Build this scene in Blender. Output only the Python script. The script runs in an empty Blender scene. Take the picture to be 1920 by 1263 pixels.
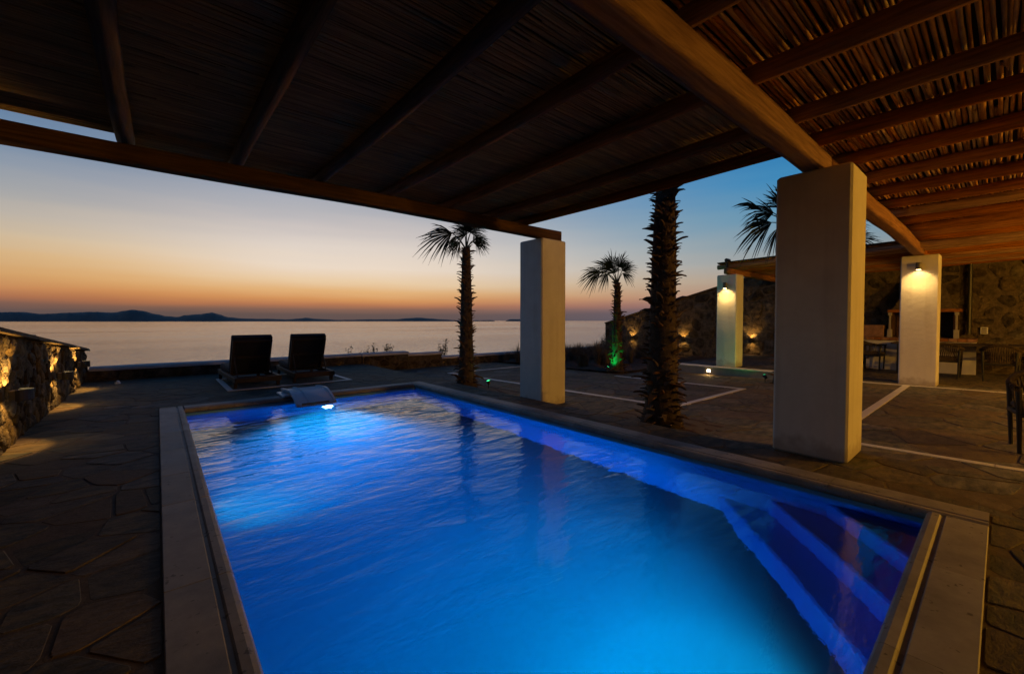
import bpy, math, random
import numpy as np
from mathutils import Vector, Matrix
R = random.Random(7)
rad = math.radians
scene = bpy.context.scene

# ------------------------------------------------------------------ camera
PITCH, HEAD = 1.443, 49.63
cam_d = bpy.data.cameras.new("camera"); cam = bpy.data.objects.new("camera", cam_d)
scene.collection.objects.link(cam); scene.camera = cam
cam.location = (0, 0, 1.25)
cam.rotation_euler = (rad(90 - PITCH), 0, rad(HEAD - 90))
cam_d.sensor_fit = 'HORIZONTAL'; cam_d.sensor_width = 36; cam_d.lens = 782 / 1920 * 36
cam_d.shift_y = -10.8 / 1920
cam_d.clip_start = 0.02; cam_d.clip_end = 200000

# ------------------------------------------------------------------ view / render
scene.render.engine = 'CYCLES'
scene.view_settings.view_transform = 'Standard'; scene.view_settings.look = 'None'
scene.view_settings.exposure = 0; scene.view_settings.gamma = 1
scene.cycles.use_denoising = True
scene.cycles.caustics_reflective = False; scene.cycles.caustics_refractive = False
scene.cycles.sample_clamp_indirect = 2.0; scene.cycles.sample_clamp_direct = 20
scene.cycles.max_bounces = 7; scene.cycles.transmission_bounces = 6; scene.cycles.diffuse_bounces = 3
scene.cycles.blur_glossy = 1.0

def s2l(c):
    return tuple(((v / 255) / 12.92 if v / 255 <= 0.04045 else ((v / 255 + 0.055) / 1.055) ** 2.4) for v in c)

# ------------------------------------------------------------------ dusk sky: afterglow over the sea, deep blue opposite
world = bpy.data.worlds.new("World"); scene.world = world; world.use_nodes = True
SUN_AZ = (math.sin(rad(12)), math.cos(rad(12)))     # where the sun went down, just right of +Y
SKY_STRENGTH = 1.0
def make_sky():
    nt = world.node_tree; nt.nodes.clear(); N = nt.nodes; L = nt.links
    out = N.new('ShaderNodeOutputWorld'); bg = N.new('ShaderNodeBackground')
    tc = N.new('ShaderNodeTexCoord'); nrm = N.new('ShaderNodeVectorMath'); nrm.operation = 'NORMALIZE'
    L.new(tc.outputs['Generated'], nrm.inputs[0])
    sep = N.new('ShaderNodeSeparateXYZ'); L.new(nrm.outputs[0], sep.inputs[0])
    mx = N.new('ShaderNodeMath'); mx.operation = 'MAXIMUM'; mx.inputs[1].default_value = 0; L.new(sep.outputs[2], mx.inputs[0])
    sq = N.new('ShaderNodeMath'); sq.operation = 'SQRT'; L.new(mx.outputs[0], sq.inputs[0])
    # faint uneven haze layers
    mp = N.new('ShaderNodeMapping'); mp.inputs['Scale'].default_value = (2.2, 2.2, 26); L.new(nrm.outputs[0], mp.inputs[0])
    nz = N.new('ShaderNodeTexNoise'); nz.inputs['Scale'].default_value = 1.6; nz.inputs['Detail'].default_value = 4
    L.new(mp.outputs[0], nz.inputs['Vector'])
    ns = N.new('ShaderNodeMath'); ns.operation = 'MULTIPLY_ADD'; ns.inputs[1].default_value = 0.034; ns.inputs[2].default_value = -0.017
    L.new(nz.outputs[0], ns.inputs[0])
    ad = N.new('ShaderNodeMath'); ad.operation = 'ADD'; L.new(sq.outputs[0], ad.inputs[0]); L.new(ns.outputs[0], ad.inputs[1])
    def ramp(stops):
        r = N.new('ShaderNodeValToRGB'); r.color_ramp.interpolation = 'B_SPLINE' if False else 'EASE'
        r.color_ramp.interpolation = 'LINEAR'
        el = r.color_ramp.elements
        pts = [(math.sqrt(math.sin(rad(max(e, 0)))), s2l(c)) for e, c in stops]
        el[0].position = pts[0][0]; el[0].color = pts[0][1] + (1,)
        el[1].position = pts[-1][0]; el[1].color = pts[-1][1] + (1,)
        for p, c in pts[1:-1]:
            e = el.new(p); e.color = c + (1,)
        L.new(ad.outputs[0], r.inputs[0]); return r
    warm = ramp([(0, (92, 78, 78)), (.8, (102, 84, 80)), (1.4, (132, 98, 84)), (2.0, (182, 120, 84)), (2.7, (212, 148, 92)), (3.6, (227, 178, 122)),
                 (4.9, (234, 204, 166)), (6.8, (235, 217, 198)), (9, (224, 211, 200)), (11.5, (200, 192, 190)), (13.5, (180, 179, 184)), (16, (156, 165, 181)),
                 (20, (110, 136, 168)), (30, (46, 88, 140)), (50, (16, 52, 104)), (90, (10, 38, 82))])
    gold = ramp([(0, (84, 74, 74)), (.9, (98, 80, 74)), (1.5, (124, 90, 74)), (2.2, (176, 112, 72)), (3.0, (204, 138, 82)), (4.2, (218, 164, 100)), (5.8, (222, 182, 128)), (7.5, (216, 190, 154)),
                 (9.5, (196, 182, 166)), (11.5, (172, 168, 166)), (13.5, (148, 154, 166)), (16, (120, 137, 160)), (20, (90, 118, 152)), (30, (42, 80, 128)), (50, (16, 48, 96)), (90, (10, 38, 82))])
    cool = ramp([(0, (96, 92, 104)), (1, (108, 96, 106)), (1.9, (142, 112, 112)), (3, (172, 138, 122)), (5, (172, 156, 140)), (6.7, (158, 160, 158)),
                 (9, (132, 154, 166)), (12, (100, 148, 176)), (16, (62, 136, 184)), (20, (38, 118, 176)), (30, (26, 86, 142)), (50, (18, 58, 104)), (90, (14, 42, 80))])
    dark = ramp([(0, (44, 46, 60)), (4, (62, 60, 76)), (10, (54, 66, 92)), (25, (32, 56, 92)), (90, (14, 34, 66))])
    # angle from the sunset
    hx = N.new('ShaderNodeVectorMath'); hx.operation = 'MULTIPLY'; hx.inputs[1].default_value = (1, 1, 0); L.new(nrm.outputs[0], hx.inputs[0])
    hn = N.new('ShaderNodeVectorMath'); hn.operation = 'NORMALIZE'; L.new(hx.outputs[0], hn.inputs[0])
    dt = N.new('ShaderNodeVectorMath'); dt.operation = 'DOT_PRODUCT'; dt.inputs[1].default_value = (SUN_AZ[0], SUN_AZ[1], 0); L.new(hn.outputs[0], dt.inputs[0])
    ac = N.new('ShaderNodeMath'); ac.operation = 'ARCCOSINE'; L.new(dt.outputs['Value'], ac.inputs[0])
    def mr(a, b):
        m = N.new('ShaderNodeMapRange'); m.interpolation_type = 'SMOOTHSTEP'
        m.inputs['From Min'].default_value = rad(a); m.inputs['From Max'].default_value = rad(b); L.new(ac.outputs[0], m.inputs['Value']); return m
    m1 = mr(8, 66); m2 = mr(60, 125)
    lf = N.new('ShaderNodeVectorMath'); lf.operation = 'DOT_PRODUCT'; lf.inputs[1].default_value = (-SUN_AZ[1], SUN_AZ[0], 0); L.new(hn.outputs[0], lf.inputs[0])
    mg = N.new('ShaderNodeMapRange'); mg.interpolation_type = 'SMOOTHSTEP'; mg.inputs['From Min'].default_value = -.05; mg.inputs['From Max'].default_value = .42; L.new(lf.outputs['Value'], mg.inputs['Value'])
    xg = N.new('ShaderNodeMixRGB'); L.new(mg.outputs[0], xg.inputs[0]); L.new(warm.outputs[0], xg.inputs[1]); L.new(gold.outputs[0], xg.inputs[2])
    x1 = N.new('ShaderNodeMixRGB'); L.new(m1.outputs[0], x1.inputs[0]); L.new(xg.outputs[0], x1.inputs[1]); L.new(cool.outputs[0], x1.inputs[2])
    x2 = N.new('ShaderNodeMixRGB'); L.new(m2.outputs[0], x2.inputs[0]); L.new(x1.outputs[0], x2.inputs[1]); L.new(dark.outputs[0], x2.inputs[2])
    L.new(x2.outputs[0], bg.inputs[0]); bg.inputs[1].default_value = SKY_STRENGTH
    L.new(bg.outputs[0], out.inputs[0])
make_sky()

# lamp powers (W) and colours, all belonging to fittings built below
WARM = (1.0, 0.50, 0.10); WARMW = (1.0, 0.58, 0.16); GREEN = (0.0, 1.0, 0.16); POOLC = (0.0, 0.57, 1.0)
P_WALL, P_FAR, P_COL, P_HOUSE, P_POOL_A, P_POOL_B = 44, 16, 48, 235, 640, 250

# ------------------------------------------------------------------ materials
def mat(name, col, rough=0.8, var=0.25, scale=6.0, stretch=(1, 1, 1), bump=0.3, bscale=40.0, bdist=0.01, col2=None, rnd=0.0,
        metallic=0.0, spec=0.3, emit=None, speck=0.0, alt=None):
    m = bpy.data.materials.new(name); m.use_nodes = True; nt = m.node_tree; N = nt.nodes; L = nt.links
    b = N['Principled BSDF']; b.inputs['Roughness'].default_value = rough; b.inputs['Metallic'].default_value = metallic
    b.inputs['Specular IOR Level'].default_value = spec
    if emit:
        b.inputs['Emission Color'].default_value = tuple(emit[0]) + (1,); b.inputs['Emission Strength'].default_value = emit[1]
        b.inputs['Base Color'].default_value = tuple(col) + (1,); return m
    tc = N.new('ShaderNodeTexCoord'); mp = N.new('ShaderNodeMapping'); mp.inputs['Scale'].default_value = stretch
    oi = N.new('ShaderNodeObjectInfo')
    off = N.new('ShaderNodeVectorMath'); off.operation = 'MULTIPLY_ADD'; off.inputs[1].default_value = (37, 53, 71)
    cmb = N.new('ShaderNodeCombineXYZ')
    for i in range(3): L.new(oi.outputs['Random'], cmb.inputs[i])
    L.new(cmb.outputs[0], off.inputs[0]); L.new(tc.outputs['Object'], off.inputs[2])
    if rnd > 0: L.new(off.outputs[0], mp.inputs[0])
    else: L.new(tc.outputs['Object'], mp.inputs[0])
    n1 = N.new('ShaderNodeTexNoise'); n1.inputs['Scale'].default_value = scale; n1.inputs['Detail'].default_value = 6; n1.inputs['Roughness'].default_value = .62
    L.new(mp.outputs[0], n1.inputs['Vector'])
    rp = N.new('ShaderNodeValToRGB'); e = rp.color_ramp.elements
    c2 = col2 or tuple(min(1, c * (1 + var)) for c in col)
    e[0].position = .32; e[0].color = tuple(c * (1 - var) for c in col) + (1,); e[1].position = .7; e[1].color = tuple(c2) + (1,)
    L.new(n1.outputs[0], rp.inputs[0]); cur = rp.outputs[0]
    if rnd > 0:
        hs = N.new('ShaderNodeHueSaturation'); mrr = N.new('ShaderNodeMapRange')
        mrr.inputs['To Min'].default_value = 1 - rnd; mrr.inputs['To Max'].default_value = 1 + rnd
        L.new(oi.outputs['Random'], mrr.inputs['Value']); L.new(mrr.outputs[0], hs.inputs['Value'])
        ms = N.new('ShaderNodeMath'); ms.operation = 'MULTIPLY_ADD'; ms.inputs[1].default_value = -7.13; ms.inputs[2].default_value = 9; fr = N.new('ShaderNodeMath'); fr.operation = 'FRACT'
        L.new(oi.outputs['Random'], ms.inputs[0]); L.new(ms.outputs[0], fr.inputs[0])
        m3 = N.new('ShaderNodeMapRange'); m3.inputs['To Min'].default_value = .6; m3.inputs['To Max'].default_value = 1.3; L.new(fr.outputs[0], m3.inputs['Value'])
        L.new(m3.outputs[0], hs.inputs['Saturation']); L.new(cur, hs.inputs['Color']); cur = hs.outputs[0]
    if alt:
        q = N.new('ShaderNodeMath'); q.operation = 'MULTIPLY'; q.inputs[1].default_value = 17.3; q2 = N.new('ShaderNodeMath'); q2.operation = 'FRACT'; L.new(oi.outputs['Random'], q.inputs[0]); L.new(q.outputs[0], q2.inputs[0])
        q3 = N.new('ShaderNodeMapRange'); q3.inputs['From Min'].default_value = .45; q3.inputs['From Max'].default_value = 1.0; q3.inputs['To Max'].default_value = .6; L.new(q2.outputs[0], q3.inputs['Value'])
        mxa = N.new('ShaderNodeMixRGB'); mxa.inputs[2].default_value = tuple(alt) + (1,); L.new(q3.outputs[0], mxa.inputs[0]); L.new(cur, mxa.inputs[1]); cur = mxa.outputs[0]
    if speck > 0:
        v = N.new('ShaderNodeTexNoise'); v.inputs['Scale'].default_value = scale * 9; v.inputs['Detail'].default_value = 2; L.new(mp.outputs[0], v.inputs['Vector'])
        r2 = N.new('ShaderNodeValToRGB'); r2.color_ramp.elements[0].position = .66; r2.color_ramp.elements[1].position = .72; r2.color_ramp.elements[1].color = (speck,) * 3 + (1,)
        r2.color_ramp.elements[0].color = (0, 0, 0, 1); L.new(v.outputs[0], r2.inputs[0])
        mxx = N.new('ShaderNodeMixRGB'); mxx.inputs[2].default_value = tuple(c * .25 for c in col) + (1,); L.new(r2.outputs[0], mxx.inputs[0]); L.new(cur, mxx.inputs[1]); cur = mxx.outputs[0]
    L.new(cur, b.inputs['Base Color'])
    rr = N.new('ShaderNodeMapRange'); rr.inputs['To Min'].default_value = max(.05, rough - .12); rr.inputs['To Max'].default_value = min(1, rough + .12)
    L.new(n1.outputs[0], rr.inputs['Value']); L.new(rr.outputs[0], b.inputs['Roughness'])
    if bump > 0:
        n2 = N.new('ShaderNodeTexNoise'); n2.inputs['Scale'].default_value = bscale; n2.inputs['Detail'].default_value = 5; n2.inputs['Roughness'].default_value = .65
        L.new(mp.outputs[0], n2.inputs['Vector'])
        bp = N.new('ShaderNodeBump'); bp.inputs['Strength'].default_value = bump; bp.inputs['Distance'].default_value = bdist
        L.new(n2.outputs[0], bp.inputs['Height']); L.new(bp.outputs[0], b.inputs['Normal'])
    return m
M = {}
M['plaster'] = mat('white_plaster', (.52, .505, .47), .92, .13, 3.2, stretch=(1, 1, .35), bump=.6, bscale=7, bdist=.012, col2=(.60, .585, .55))
def dirty_base(m):
    N = m.node_tree.nodes; L = m.node_tree.links; b = N['Principled BSDF']; src = b.inputs['Base Color'].links[0].from_socket
    tc = N.new('ShaderNodeTexCoord'); sp_ = N.new('ShaderNodeSeparateXYZ'); L.new(tc.outputs['Object'], sp_.inputs[0])
    n = N.new('ShaderNodeTexNoise'); n.inputs['Scale'].default_value = 9; n.inputs['Detail'].default_value = 5; L.new(tc.outputs['Object'], n.inputs['Vector'])
    a = N.new('ShaderNodeMath'); a.operation = 'MULTIPLY_ADD'; a.inputs[1].default_value = -.35; L.new(n.outputs[0], a.inputs[0]); L.new(sp_.outputs[2], a.inputs[2])
    mr = N.new('ShaderNodeMapRange'); mr.interpolation_type = 'SMOOTHSTEP'; mr.inputs['From Min'].default_value = -.14; mr.inputs['From Max'].default_value = .04; mr.inputs['To Min'].default_value = .55; mr.inputs['To Max'].default_value = 0; L.new(a.outputs[0], mr.inputs['Value'])
    mp = N.new('ShaderNodeMapping'); mp.inputs['Scale'].default_value = (9, 9, .5); L.new(tc.outputs['Object'], mp.inputs[0])
    n2 = N.new('ShaderNodeTexNoise'); n2.inputs['Scale'].default_value = 1; n2.inputs['Detail'].default_value = 3; L.new(mp.outputs[0], n2.inputs['Vector'])
    m2 = N.new('ShaderNodeMapRange'); m2.inputs['From Min'].default_value = .52; m2.inputs['From Max'].default_value = .75; m2.inputs['To Max'].default_value = .16; L.new(n2.outputs[0], m2.inputs['Value'])
    mx = N.new('ShaderNodeMath'); mx.operation = 'MAXIMUM'; L.new(mr.outputs[0], mx.inputs[0]); L.new(m2.outputs[0], mx.inputs[1])
    x = N.new('ShaderNodeMixRGB'); x.inputs[2].default_value = (.30, .24, .18, 1); L.new(mx.outputs[0], x.inputs[0]); L.new(src, x.inputs[1]); L.new(x.outputs[0], b.inputs['Base Color']); return m
M['plaster_column'] = dirty_base(mat('column_plaster', (.68, .655, .61), .92, .06, 3.2, bump=.55, bscale=6, bdist=.012, col2=(.74, .72, .68)))
M['slate'] = mat('slate_paving', (.050, .064, .064), .8, .4, 5, stretch=(1, 2.2, 1), bump=.8, bscale=14, bdist=.014, col2=(.185, .15, .095), rnd=.34, speck=.4, spec=.22, alt=(.15, .095, .05))
M['mortar'] = mat('paving_mortar', (.115, .082, .052), .95, .3, 8, bump=.5)
M['marble'] = mat('white_marble', (.29, .27, .235), .6, .32, 3, bump=.3, bscale=30, bdist=.004, col2=(.40, .37, .32), rnd=.09, speck=.75)
M['marble_line'] = mat('marble_strip', (.62, .58, .52), .5, .1, 4, bump=.2)
M['rubble'] = mat('rubble_stone', (.060, .047, .033), .95, .55, 6, bump=1.0, bscale=20, bdist=.05, col2=(.16, .125, .08), rnd=.45, spec=.1)
M['rubble_mortar'] = mat('wall_mortar', (.12, .094, .062), .95, .4, 9, bump=1, bscale=24, bdist=.04, spec=.1)
M['reed'] = mat('dry_reed', (.58, .28, .09), .6, .45, 3.5, stretch=(1, 8, 8), bump=.4, bscale=60, bdist=.003, col2=(.75, .43, .16), rnd=.35)
M['reed_fine'] = mat('old_reed', (.36, .30, .17), .75, .55, 1.2, stretch=(1.6, 30, 1), bump=.3, bscale=50, bdist=.003, col2=(.60, .42, .21))
M['wood_x'] = mat('timber_grain_x', (.27, .094, .024), .65, .4, 5, stretch=(.5, 9, 9), bump=.35, bscale=11, bdist=.016, col2=(.38, .165, .05), rnd=.12, spec=.06)
M['wood_y'] = mat('timber_grain_y', (.27, .115, .034), .65, .4, 5, stretch=(9, .5, 9), bump=.35, bscale=14, bdist=.006, col2=(.44, .20, .065), rnd=.15, spec=.06)
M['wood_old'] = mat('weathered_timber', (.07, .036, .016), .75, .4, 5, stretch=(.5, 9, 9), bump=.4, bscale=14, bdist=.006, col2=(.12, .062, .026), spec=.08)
M['rafter_shaded'] = mat('shaded_rafter', (.10, .058, .028), .75, .4, 5, stretch=(9, .5, 9), bump=.4, bscale=14, bdist=.006, col2=(.17, .10, .045), rnd=.15, spec=.08)  # same rafter timber with the shade put into its colour
M['sky_block'] = mat('sky_block_sheet', (.05, .035, .02), .95, .3, 4)  # for the backing sheets added to keep sky from showing through
M['bark'] = mat('palm_bark', (.06, .04, .026), .9, .5, 14, bump=.9, bscale=30, bdist=.02)
M['boot'] = mat('palm_leaf_base', (.095, .052, .026), .85, .5, 16, stretch=(1, 1, .4), bump=.6, bscale=50, bdist=.006, rnd=.4)
M['leaf'] = mat('palm_leaf', (.02, .035, .018), .6, .35, 10, bump=.1, rnd=.2)
M['shrub'] = mat('shrub_leaf', (.03, .05, .025), .6, .4, 6, bump=0)
M['grass'] = mat('dry_grass', (.14, .10, .06), .8, .4, 3, bump=0)
M['soil'] = mat('garden_soil', (.085, .045, .025), .95, .4, 12, bump=1, bscale=30, bdist=.03)
M['terrain'] = mat('dry_hillside', (.05, .045, .035), .95, .4, .2, bump=.5, bscale=1)
M['pool'] = mat('pool_plaster', (.16, .46, .70), .6, .06, 2, bump=.05)
M['black'] = mat('black_metal', (.018, .018, .018), .45, .2, 10, bump=0)
M['greymetal'] = mat('grey_metal', (.12, .11, .10), .4, .2, 10, bump=.05)
M['cushion'] = mat('dark_cushion', (.018, .019, .022), .9, .2, 30, bump=.3, bscale=200, bdist=.002)
M['teak'] = mat('dark_teak', (.045, .028, .018), .6, .3, 8, stretch=(9, .6, 9), bump=.2, rnd=.1)
M['fibre'] = mat('white_fibreglass', (.68, .71, .74), .3, .04, 3, bump=.03)
M['rope'] = mat('beige_rope', (.07, .052, .035), .9, .3, 40, bump=.6, bscale=160, bdist=.003)
M['rock_step'] = mat('step_render', (.30, .28, .25), .9, .15, 5, bump=.4, bscale=20)
M['island'] = mat('far_land', (.30, .25, .20), 1, .15, .001, bump=0)
M['brickwood'] = mat('counter_timber', (.26, .12, .05), .7, .35, 8, bump=.4, rnd=.1)
M['soot'] = mat('sooty_firebrick', (.06, .03, .02), .95, .4, 8, bump=.5)
M['lens_warm'] = mat('lit_warm_lens', (1, .8, .5), emit=((1.0, .72, .34), 26))
M['lens_green'] = mat('lit_green_lens', (.2, 1, .4), emit=((.05, 1.0, .35), 7))
M['lens_pool'] = mat('lit_pool_lens', (.8, 1, 1), emit=((.45, .85, 1.0), 30))

# ------------------------------------------------------------------ object helpers
C = scene.collection
def tag(o, label=None, cat=None, group=None, kind=None):
    if label: o['label'] = label
    if cat: o['category'] = cat
    if group: o['group'] = group
    if kind: o['kind'] = kind
    return o
def empty(name, loc=(0, 0, 0), rz=0):
    o = bpy.data.objects.new(name, None); C.objects.link(o); o.location = loc; o.rotation_euler = (0, 0, rz); o.empty_display_size = .1
    return o
class MB:
    def __init__(s): s.v = []; s.f = []
    def add(s, vs, fs):
        b = len(s.v); s.v += [tuple(p) for p in vs]; s.f += [tuple(i + b for i in f) for f in fs]; return s
    def box(s, x0, x1, y0, y1, z0, z1, bev=0.0, m=None):
        if bev <= 0:
            vs = [(x, y, z) for z in (z0, z1) for x, y in ((x0, y0), (x1, y0), (x1, y1), (x0, y1))]
            fs = [(3, 2, 1, 0), (4, 5, 6, 7), (0, 1, 5, 4), (1, 2, 6, 5), (2, 3, 7, 6), (3, 0, 4, 7)]
        else:
            b = bev; vs = []
            ring = [(x0 + b, y0), (x1 - b, y0), (x1, y0 + b), (x1, y1 - b), (x1 - b, y1), (x0 + b, y1), (x0, y1 - b), (x0, y0 + b)]
            cx, cy = (x0 + x1) / 2, (y0 + y1) / 2
            def rr(q, ins): return [(x + (b * .8 if x < cx else -b * .8) * ins, y + (b * .8 if y < cy else -b * .8) * ins) for x, y in q]
            for z, ins in ((z0, 1), (z0 + b, 0), (z1 - b, 0), (z1, 1)): vs += [(x, y, z) for x, y in rr(ring, ins)]
            fs = [tuple(range(7, -1, -1)), tuple(range(24, 32))]
            for k in range(3):
                for i in range(8): j = (i + 1) % 8; fs.append((k * 8 + i, k * 8 + j, k * 8 + 8 + j, k * 8 + 8 + i))
        if m is not None: vs = [m @ Vector(p) for p in vs]
        return s.add(vs, fs)
    def tube(s, pts, rs, n=8, cap=True, squash=None, phase=0):
        pts = [Vector(p) for p in pts]; k = len(pts); rs = rs if hasattr(rs, '__len__') else [rs] * k
        vs = []; up = None
        for i, p in enumerate(pts):
            d = (pts[min(i + 1, k - 1)] - pts[max(i - 1, 0)]).normalized()
            if up is None: up = Vector((0, 0, 1)) if abs(d.z) < .9 else Vector((1, 0, 0))
            a = d.cross(up).normalized(); b = a.cross(d).normalized(); up = b
            for j in range(n):
                t = 2 * math.pi * j / n + phase; r = rs[i]
                q = squash(t) if squash else 1
                vs.append(p + (a * math.cos(t) + b * math.sin(t)) * r * q)
        fs = [(i * n + j, i * n + (j + 1) % n, (i + 1) * n + (j + 1) % n, (i + 1) * n + j) for i in range(k - 1) for j in range(n)]
        if cap: fs += [tuple(range(n - 1, -1, -1)), tuple((k - 1) * n + j for j in range(n))]
        return s.add(vs, fs)
    def quad(s, *p): return s.add(p, [tuple(range(len(p)))])
    def build(s, name, m, parent=None, smooth=False, **t):
        me = bpy.data.meshes.new(name); me.from_pydata(s.v, [], s.f); me.update()
        if smooth: me.shade_smooth() if hasattr(me, 'shade_smooth') else None
        me.materials.append(M[m] if isinstance(m, str) else m)
        o = bpy.data.objects.new(name, me); C.objects.link(o)
        if parent: o.parent = parent
        if t: tag(o, **t)
        return o
def inst(src, name, parent, loc=(0, 0, 0), rot=(0, 0, 0), sc=(1, 1, 1), matrix=None):
    o = bpy.data.objects.new(name, src.data if hasattr(src, 'data') else src); C.objects.link(o)
    if parent: o.parent = parent
    if matrix is not None: o.matrix_local = matrix
    else: o.location = loc; o.rotation_euler = rot; o.scale = sc
    return o
def copy_tree(o, parent=None):
    c = o.copy(); C.objects.link(c); c.parent = parent
    for ch in list(o.children): copy_tree(ch, c)
    return c
def spot(name, loc, dirv, power, col, angle=100, blend=.6, size=.03, parent=None):
    d = bpy.data.lights.new(name, 'SPOT'); d.energy = power; d.color = col; d.spot_size = rad(angle); d.spot_blend = blend; d.shadow_soft_size = size
    o = bpy.data.objects.new(name, d); C.objects.link(o); o.location = loc
    o.rotation_euler = Vector(dirv).to_track_quat('-Z', 'Y').to_euler()
    if parent: o.parent = parent
    return o

# ------------------------------------------------------------------ voronoi stones
def clip(poly, n, d):      # keep p.n <= d
    out = []
    for i in range(len(poly)):
        a, b = poly[i], poly[(i + 1) % len(poly)]
        da = a[0] * n[0] + a[1] * n[1] - d; db = b[0] * n[0] + b[1] * n[1] - d
        if da <= 0: out.append(a)
        if (da < 0 < db) or (db < 0 < da):
            t = da / (da - db); out.append((a[0] + (b[0] - a[0]) * t, a[1] + (b[1] - a[1]) * t))
    return out
def cells(x0, x1, y0, y1, sx, sy, jit=.5, rng=R, drop=0.2):
    seeds = []
    ny = max(1, round((y1 - y0) / sy)); dy = (y1 - y0) / ny; nx = max(1, round((x1 - x0) / sx)); dx = (x1 - x0) / nx
    for j in range(ny):
        for i in range(nx):
            if rng.random() < drop: continue
            seeds.append((x0 + (i + .5 + (.25 if j % 2 else -.25) + rng.uniform(-jit, jit)) * dx, y0 + (j + .5 + rng.uniform(-jit, jit)) * dy))
    S = np.array(seeds); out = []
    for k, (a, b) in enumerate(seeds):
        poly = [(x0, y0), (x1, y0), (x1, y1), (x0, y1)]
        d2 = ((S[:, 0] - a) / sx) ** 2 + ((S[:, 1] - b) / sy) ** 2
        for q in np.argsort(d2)[1:16]:
            p = S[q]; n = (p[0] - a, p[1] - b); poly = clip(poly, n, n[0] * (p[0] + a) / 2 + n[1] * (p[1] + b) / 2)
            if len(poly) < 3: break
        if len(poly) >= 3: out.append(poly)
    return out
def area(p): return abs(sum(p[i][0] * p[(i + 1) % len(p)][1] - p[(i + 1) % len(p)][0] * p[i][1] for i in range(len(p)))) / 2
def inset(poly, d):
    out = list(poly); n = len(poly)
    s = sum(poly[i][0] * poly[(i + 1) % n][1] - poly[(i + 1) % n][0] * poly[i][1] for i in range(n))
    sg = 1 if s > 0 else -1
    for i in range(n):
        a, b = poly[i], poly[(i + 1) % n]; ex, ey = b[0] - a[0], b[1] - a[1]; l = math.hypot(ex, ey)
        if l < 1e-6: continue
        nn = (ey / l * sg, -ex / l * sg); out = clip(out, nn, nn[0] * a[0] + nn[1] * a[1] - d)
        if len(out) < 3: return []
    # merge near-duplicate corners
    r = []
    for p in out:
        if not r or math.hypot(p[0] - r[-1][0], p[1] - r[-1][1]) > .012: r.append(p)
    return r if len(r) >= 3 else []
def roundc(poly, k=.22):
    out = []; n = len(poly)
    for i in range(n):
        a, b, c = poly[i - 1], poly[i], poly[(i + 1) % n]
        out.append((b[0] + (a[0] - b[0]) * k, b[1] + (a[1] - b[1]) * k)); out.append((b[0] + (c[0] - b[0]) * k, b[1] + (c[1] - b[1]) * k))
    return out
def slab(mb, poly, mapf, bev, w0, w1, tilt=0.0, dome=0.0, rough=0.0, rng=R):
    """prism over poly: side ring at w0, shoulder, inset top ring, optional domed centre; mapf(u, v, w) -> world"""
    cu = sum(p[0] for p in poly) / len(poly); cv = sum(p[1] for p in poly) / len(poly)
    tu, tv = rng.uniform(-tilt, tilt), rng.uniform(-tilt, tilt); n = len(poly); vs = []
    def ring(k, w):
        for p in poly:
            u = cu + (p[0] - cu) * k; v = cv + (p[1] - cv) * k
            vs.append(mapf(u, v, w + ((u - cu) * tu + (v - cv) * tv + rng.uniform(-rough, rough)) * (0 if w == w0 else 1)))
    r = math.sqrt(max(area(poly), 1e-4)); kb = max(.5, 1 - bev / r * 2)
    ring(1, w0); ring(1, w1 - bev * .7); ring(kb, w1)
    fs = []
    for q in range(2):
        for i in range(n): j = (i + 1) % n; fs.append((q * n + i, q * n + j, q * n + n + j, q * n + n + i))
    if dome:
        ring(.45, w1 + dome); 
        for i in range(n): j = (i + 1) % n; fs.append((2 * n + i, 2 * n + j, 3 * n + j, 3 * n + i))
        fs.append(tuple(3 * n + i for i in range(n)))
    else: fs.append(tuple(2 * n + i for i in range(n)))
    s = sum(poly[i][0] * poly[(i + 1) % n][1] - poly[(i + 1) % n][0] * poly[i][1] for i in range(n))
    if s < 0: fs = [tuple(reversed(f)) for f in fs]
    mb.add(vs, fs)

# ================================================================== SETTING
def LZ(y): return -0.08 - 0.0155 * (max(-2.5, min(y, 13)) - 1)       # the lower terrace falls gently towards the sea
SEA_Z = -25.0
# sea
def sea_material():
    m = bpy.data.materials.new('sea_water'); m.use_nodes = True; N = m.node_tree.nodes; L = m.node_tree.links; b = N['Principled BSDF']
    b.inputs['Base Color'].default_value = (.012, .03, .045, 1); b.inputs['IOR'].default_value = 2.3
    tc = N.new('ShaderNodeTexCoord')
    def nz(scale, st, det=5):
        mp = N.new('ShaderNodeMapping'); mp.inputs['Scale'].default_value = st; mp.inputs['Rotation'].default_value = (0, 0, rad(-22)); L.new(tc.outputs['Object'], mp.inputs[0])
        n = N.new('ShaderNodeTexNoise'); n.inputs['Scale'].default_value = scale; n.inputs['Detail'].default_value = det; L.new(mp.outputs[0], n.inputs['Vector']); return n
    big = nz(.004, (.25, 1, 1)); mr = N.new('ShaderNodeMapRange'); mr.inputs['From Min'].default_value = .35; mr.inputs['From Max'].default_value = .65
    mr.inputs['To Min'].default_value = .06; mr.inputs['To Max'].default_value = .18; L.new(big.outputs[0], mr.inputs['Value']); L.new(mr.outputs[0], b.inputs['Roughness'])
    w = nz(.35, (.35, 1, 1), 6); bp = N.new('ShaderNodeBump'); bp.inputs['Strength'].default_value = 1; bp.inputs['Distance'].default_value = .5
    L.new(w.outputs[0], bp.inputs['Height']); L.new(bp.outputs[0], b.inputs['Normal'])
    return m
sea = MB(); s = 90000
sea.quad((-s, -2000, SEA_Z), (s, -2000, SEA_Z), (s, s, SEA_Z), (-s, s, SEA_Z))
sea.build('sea_water', sea_material(), kind='structure')
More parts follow.
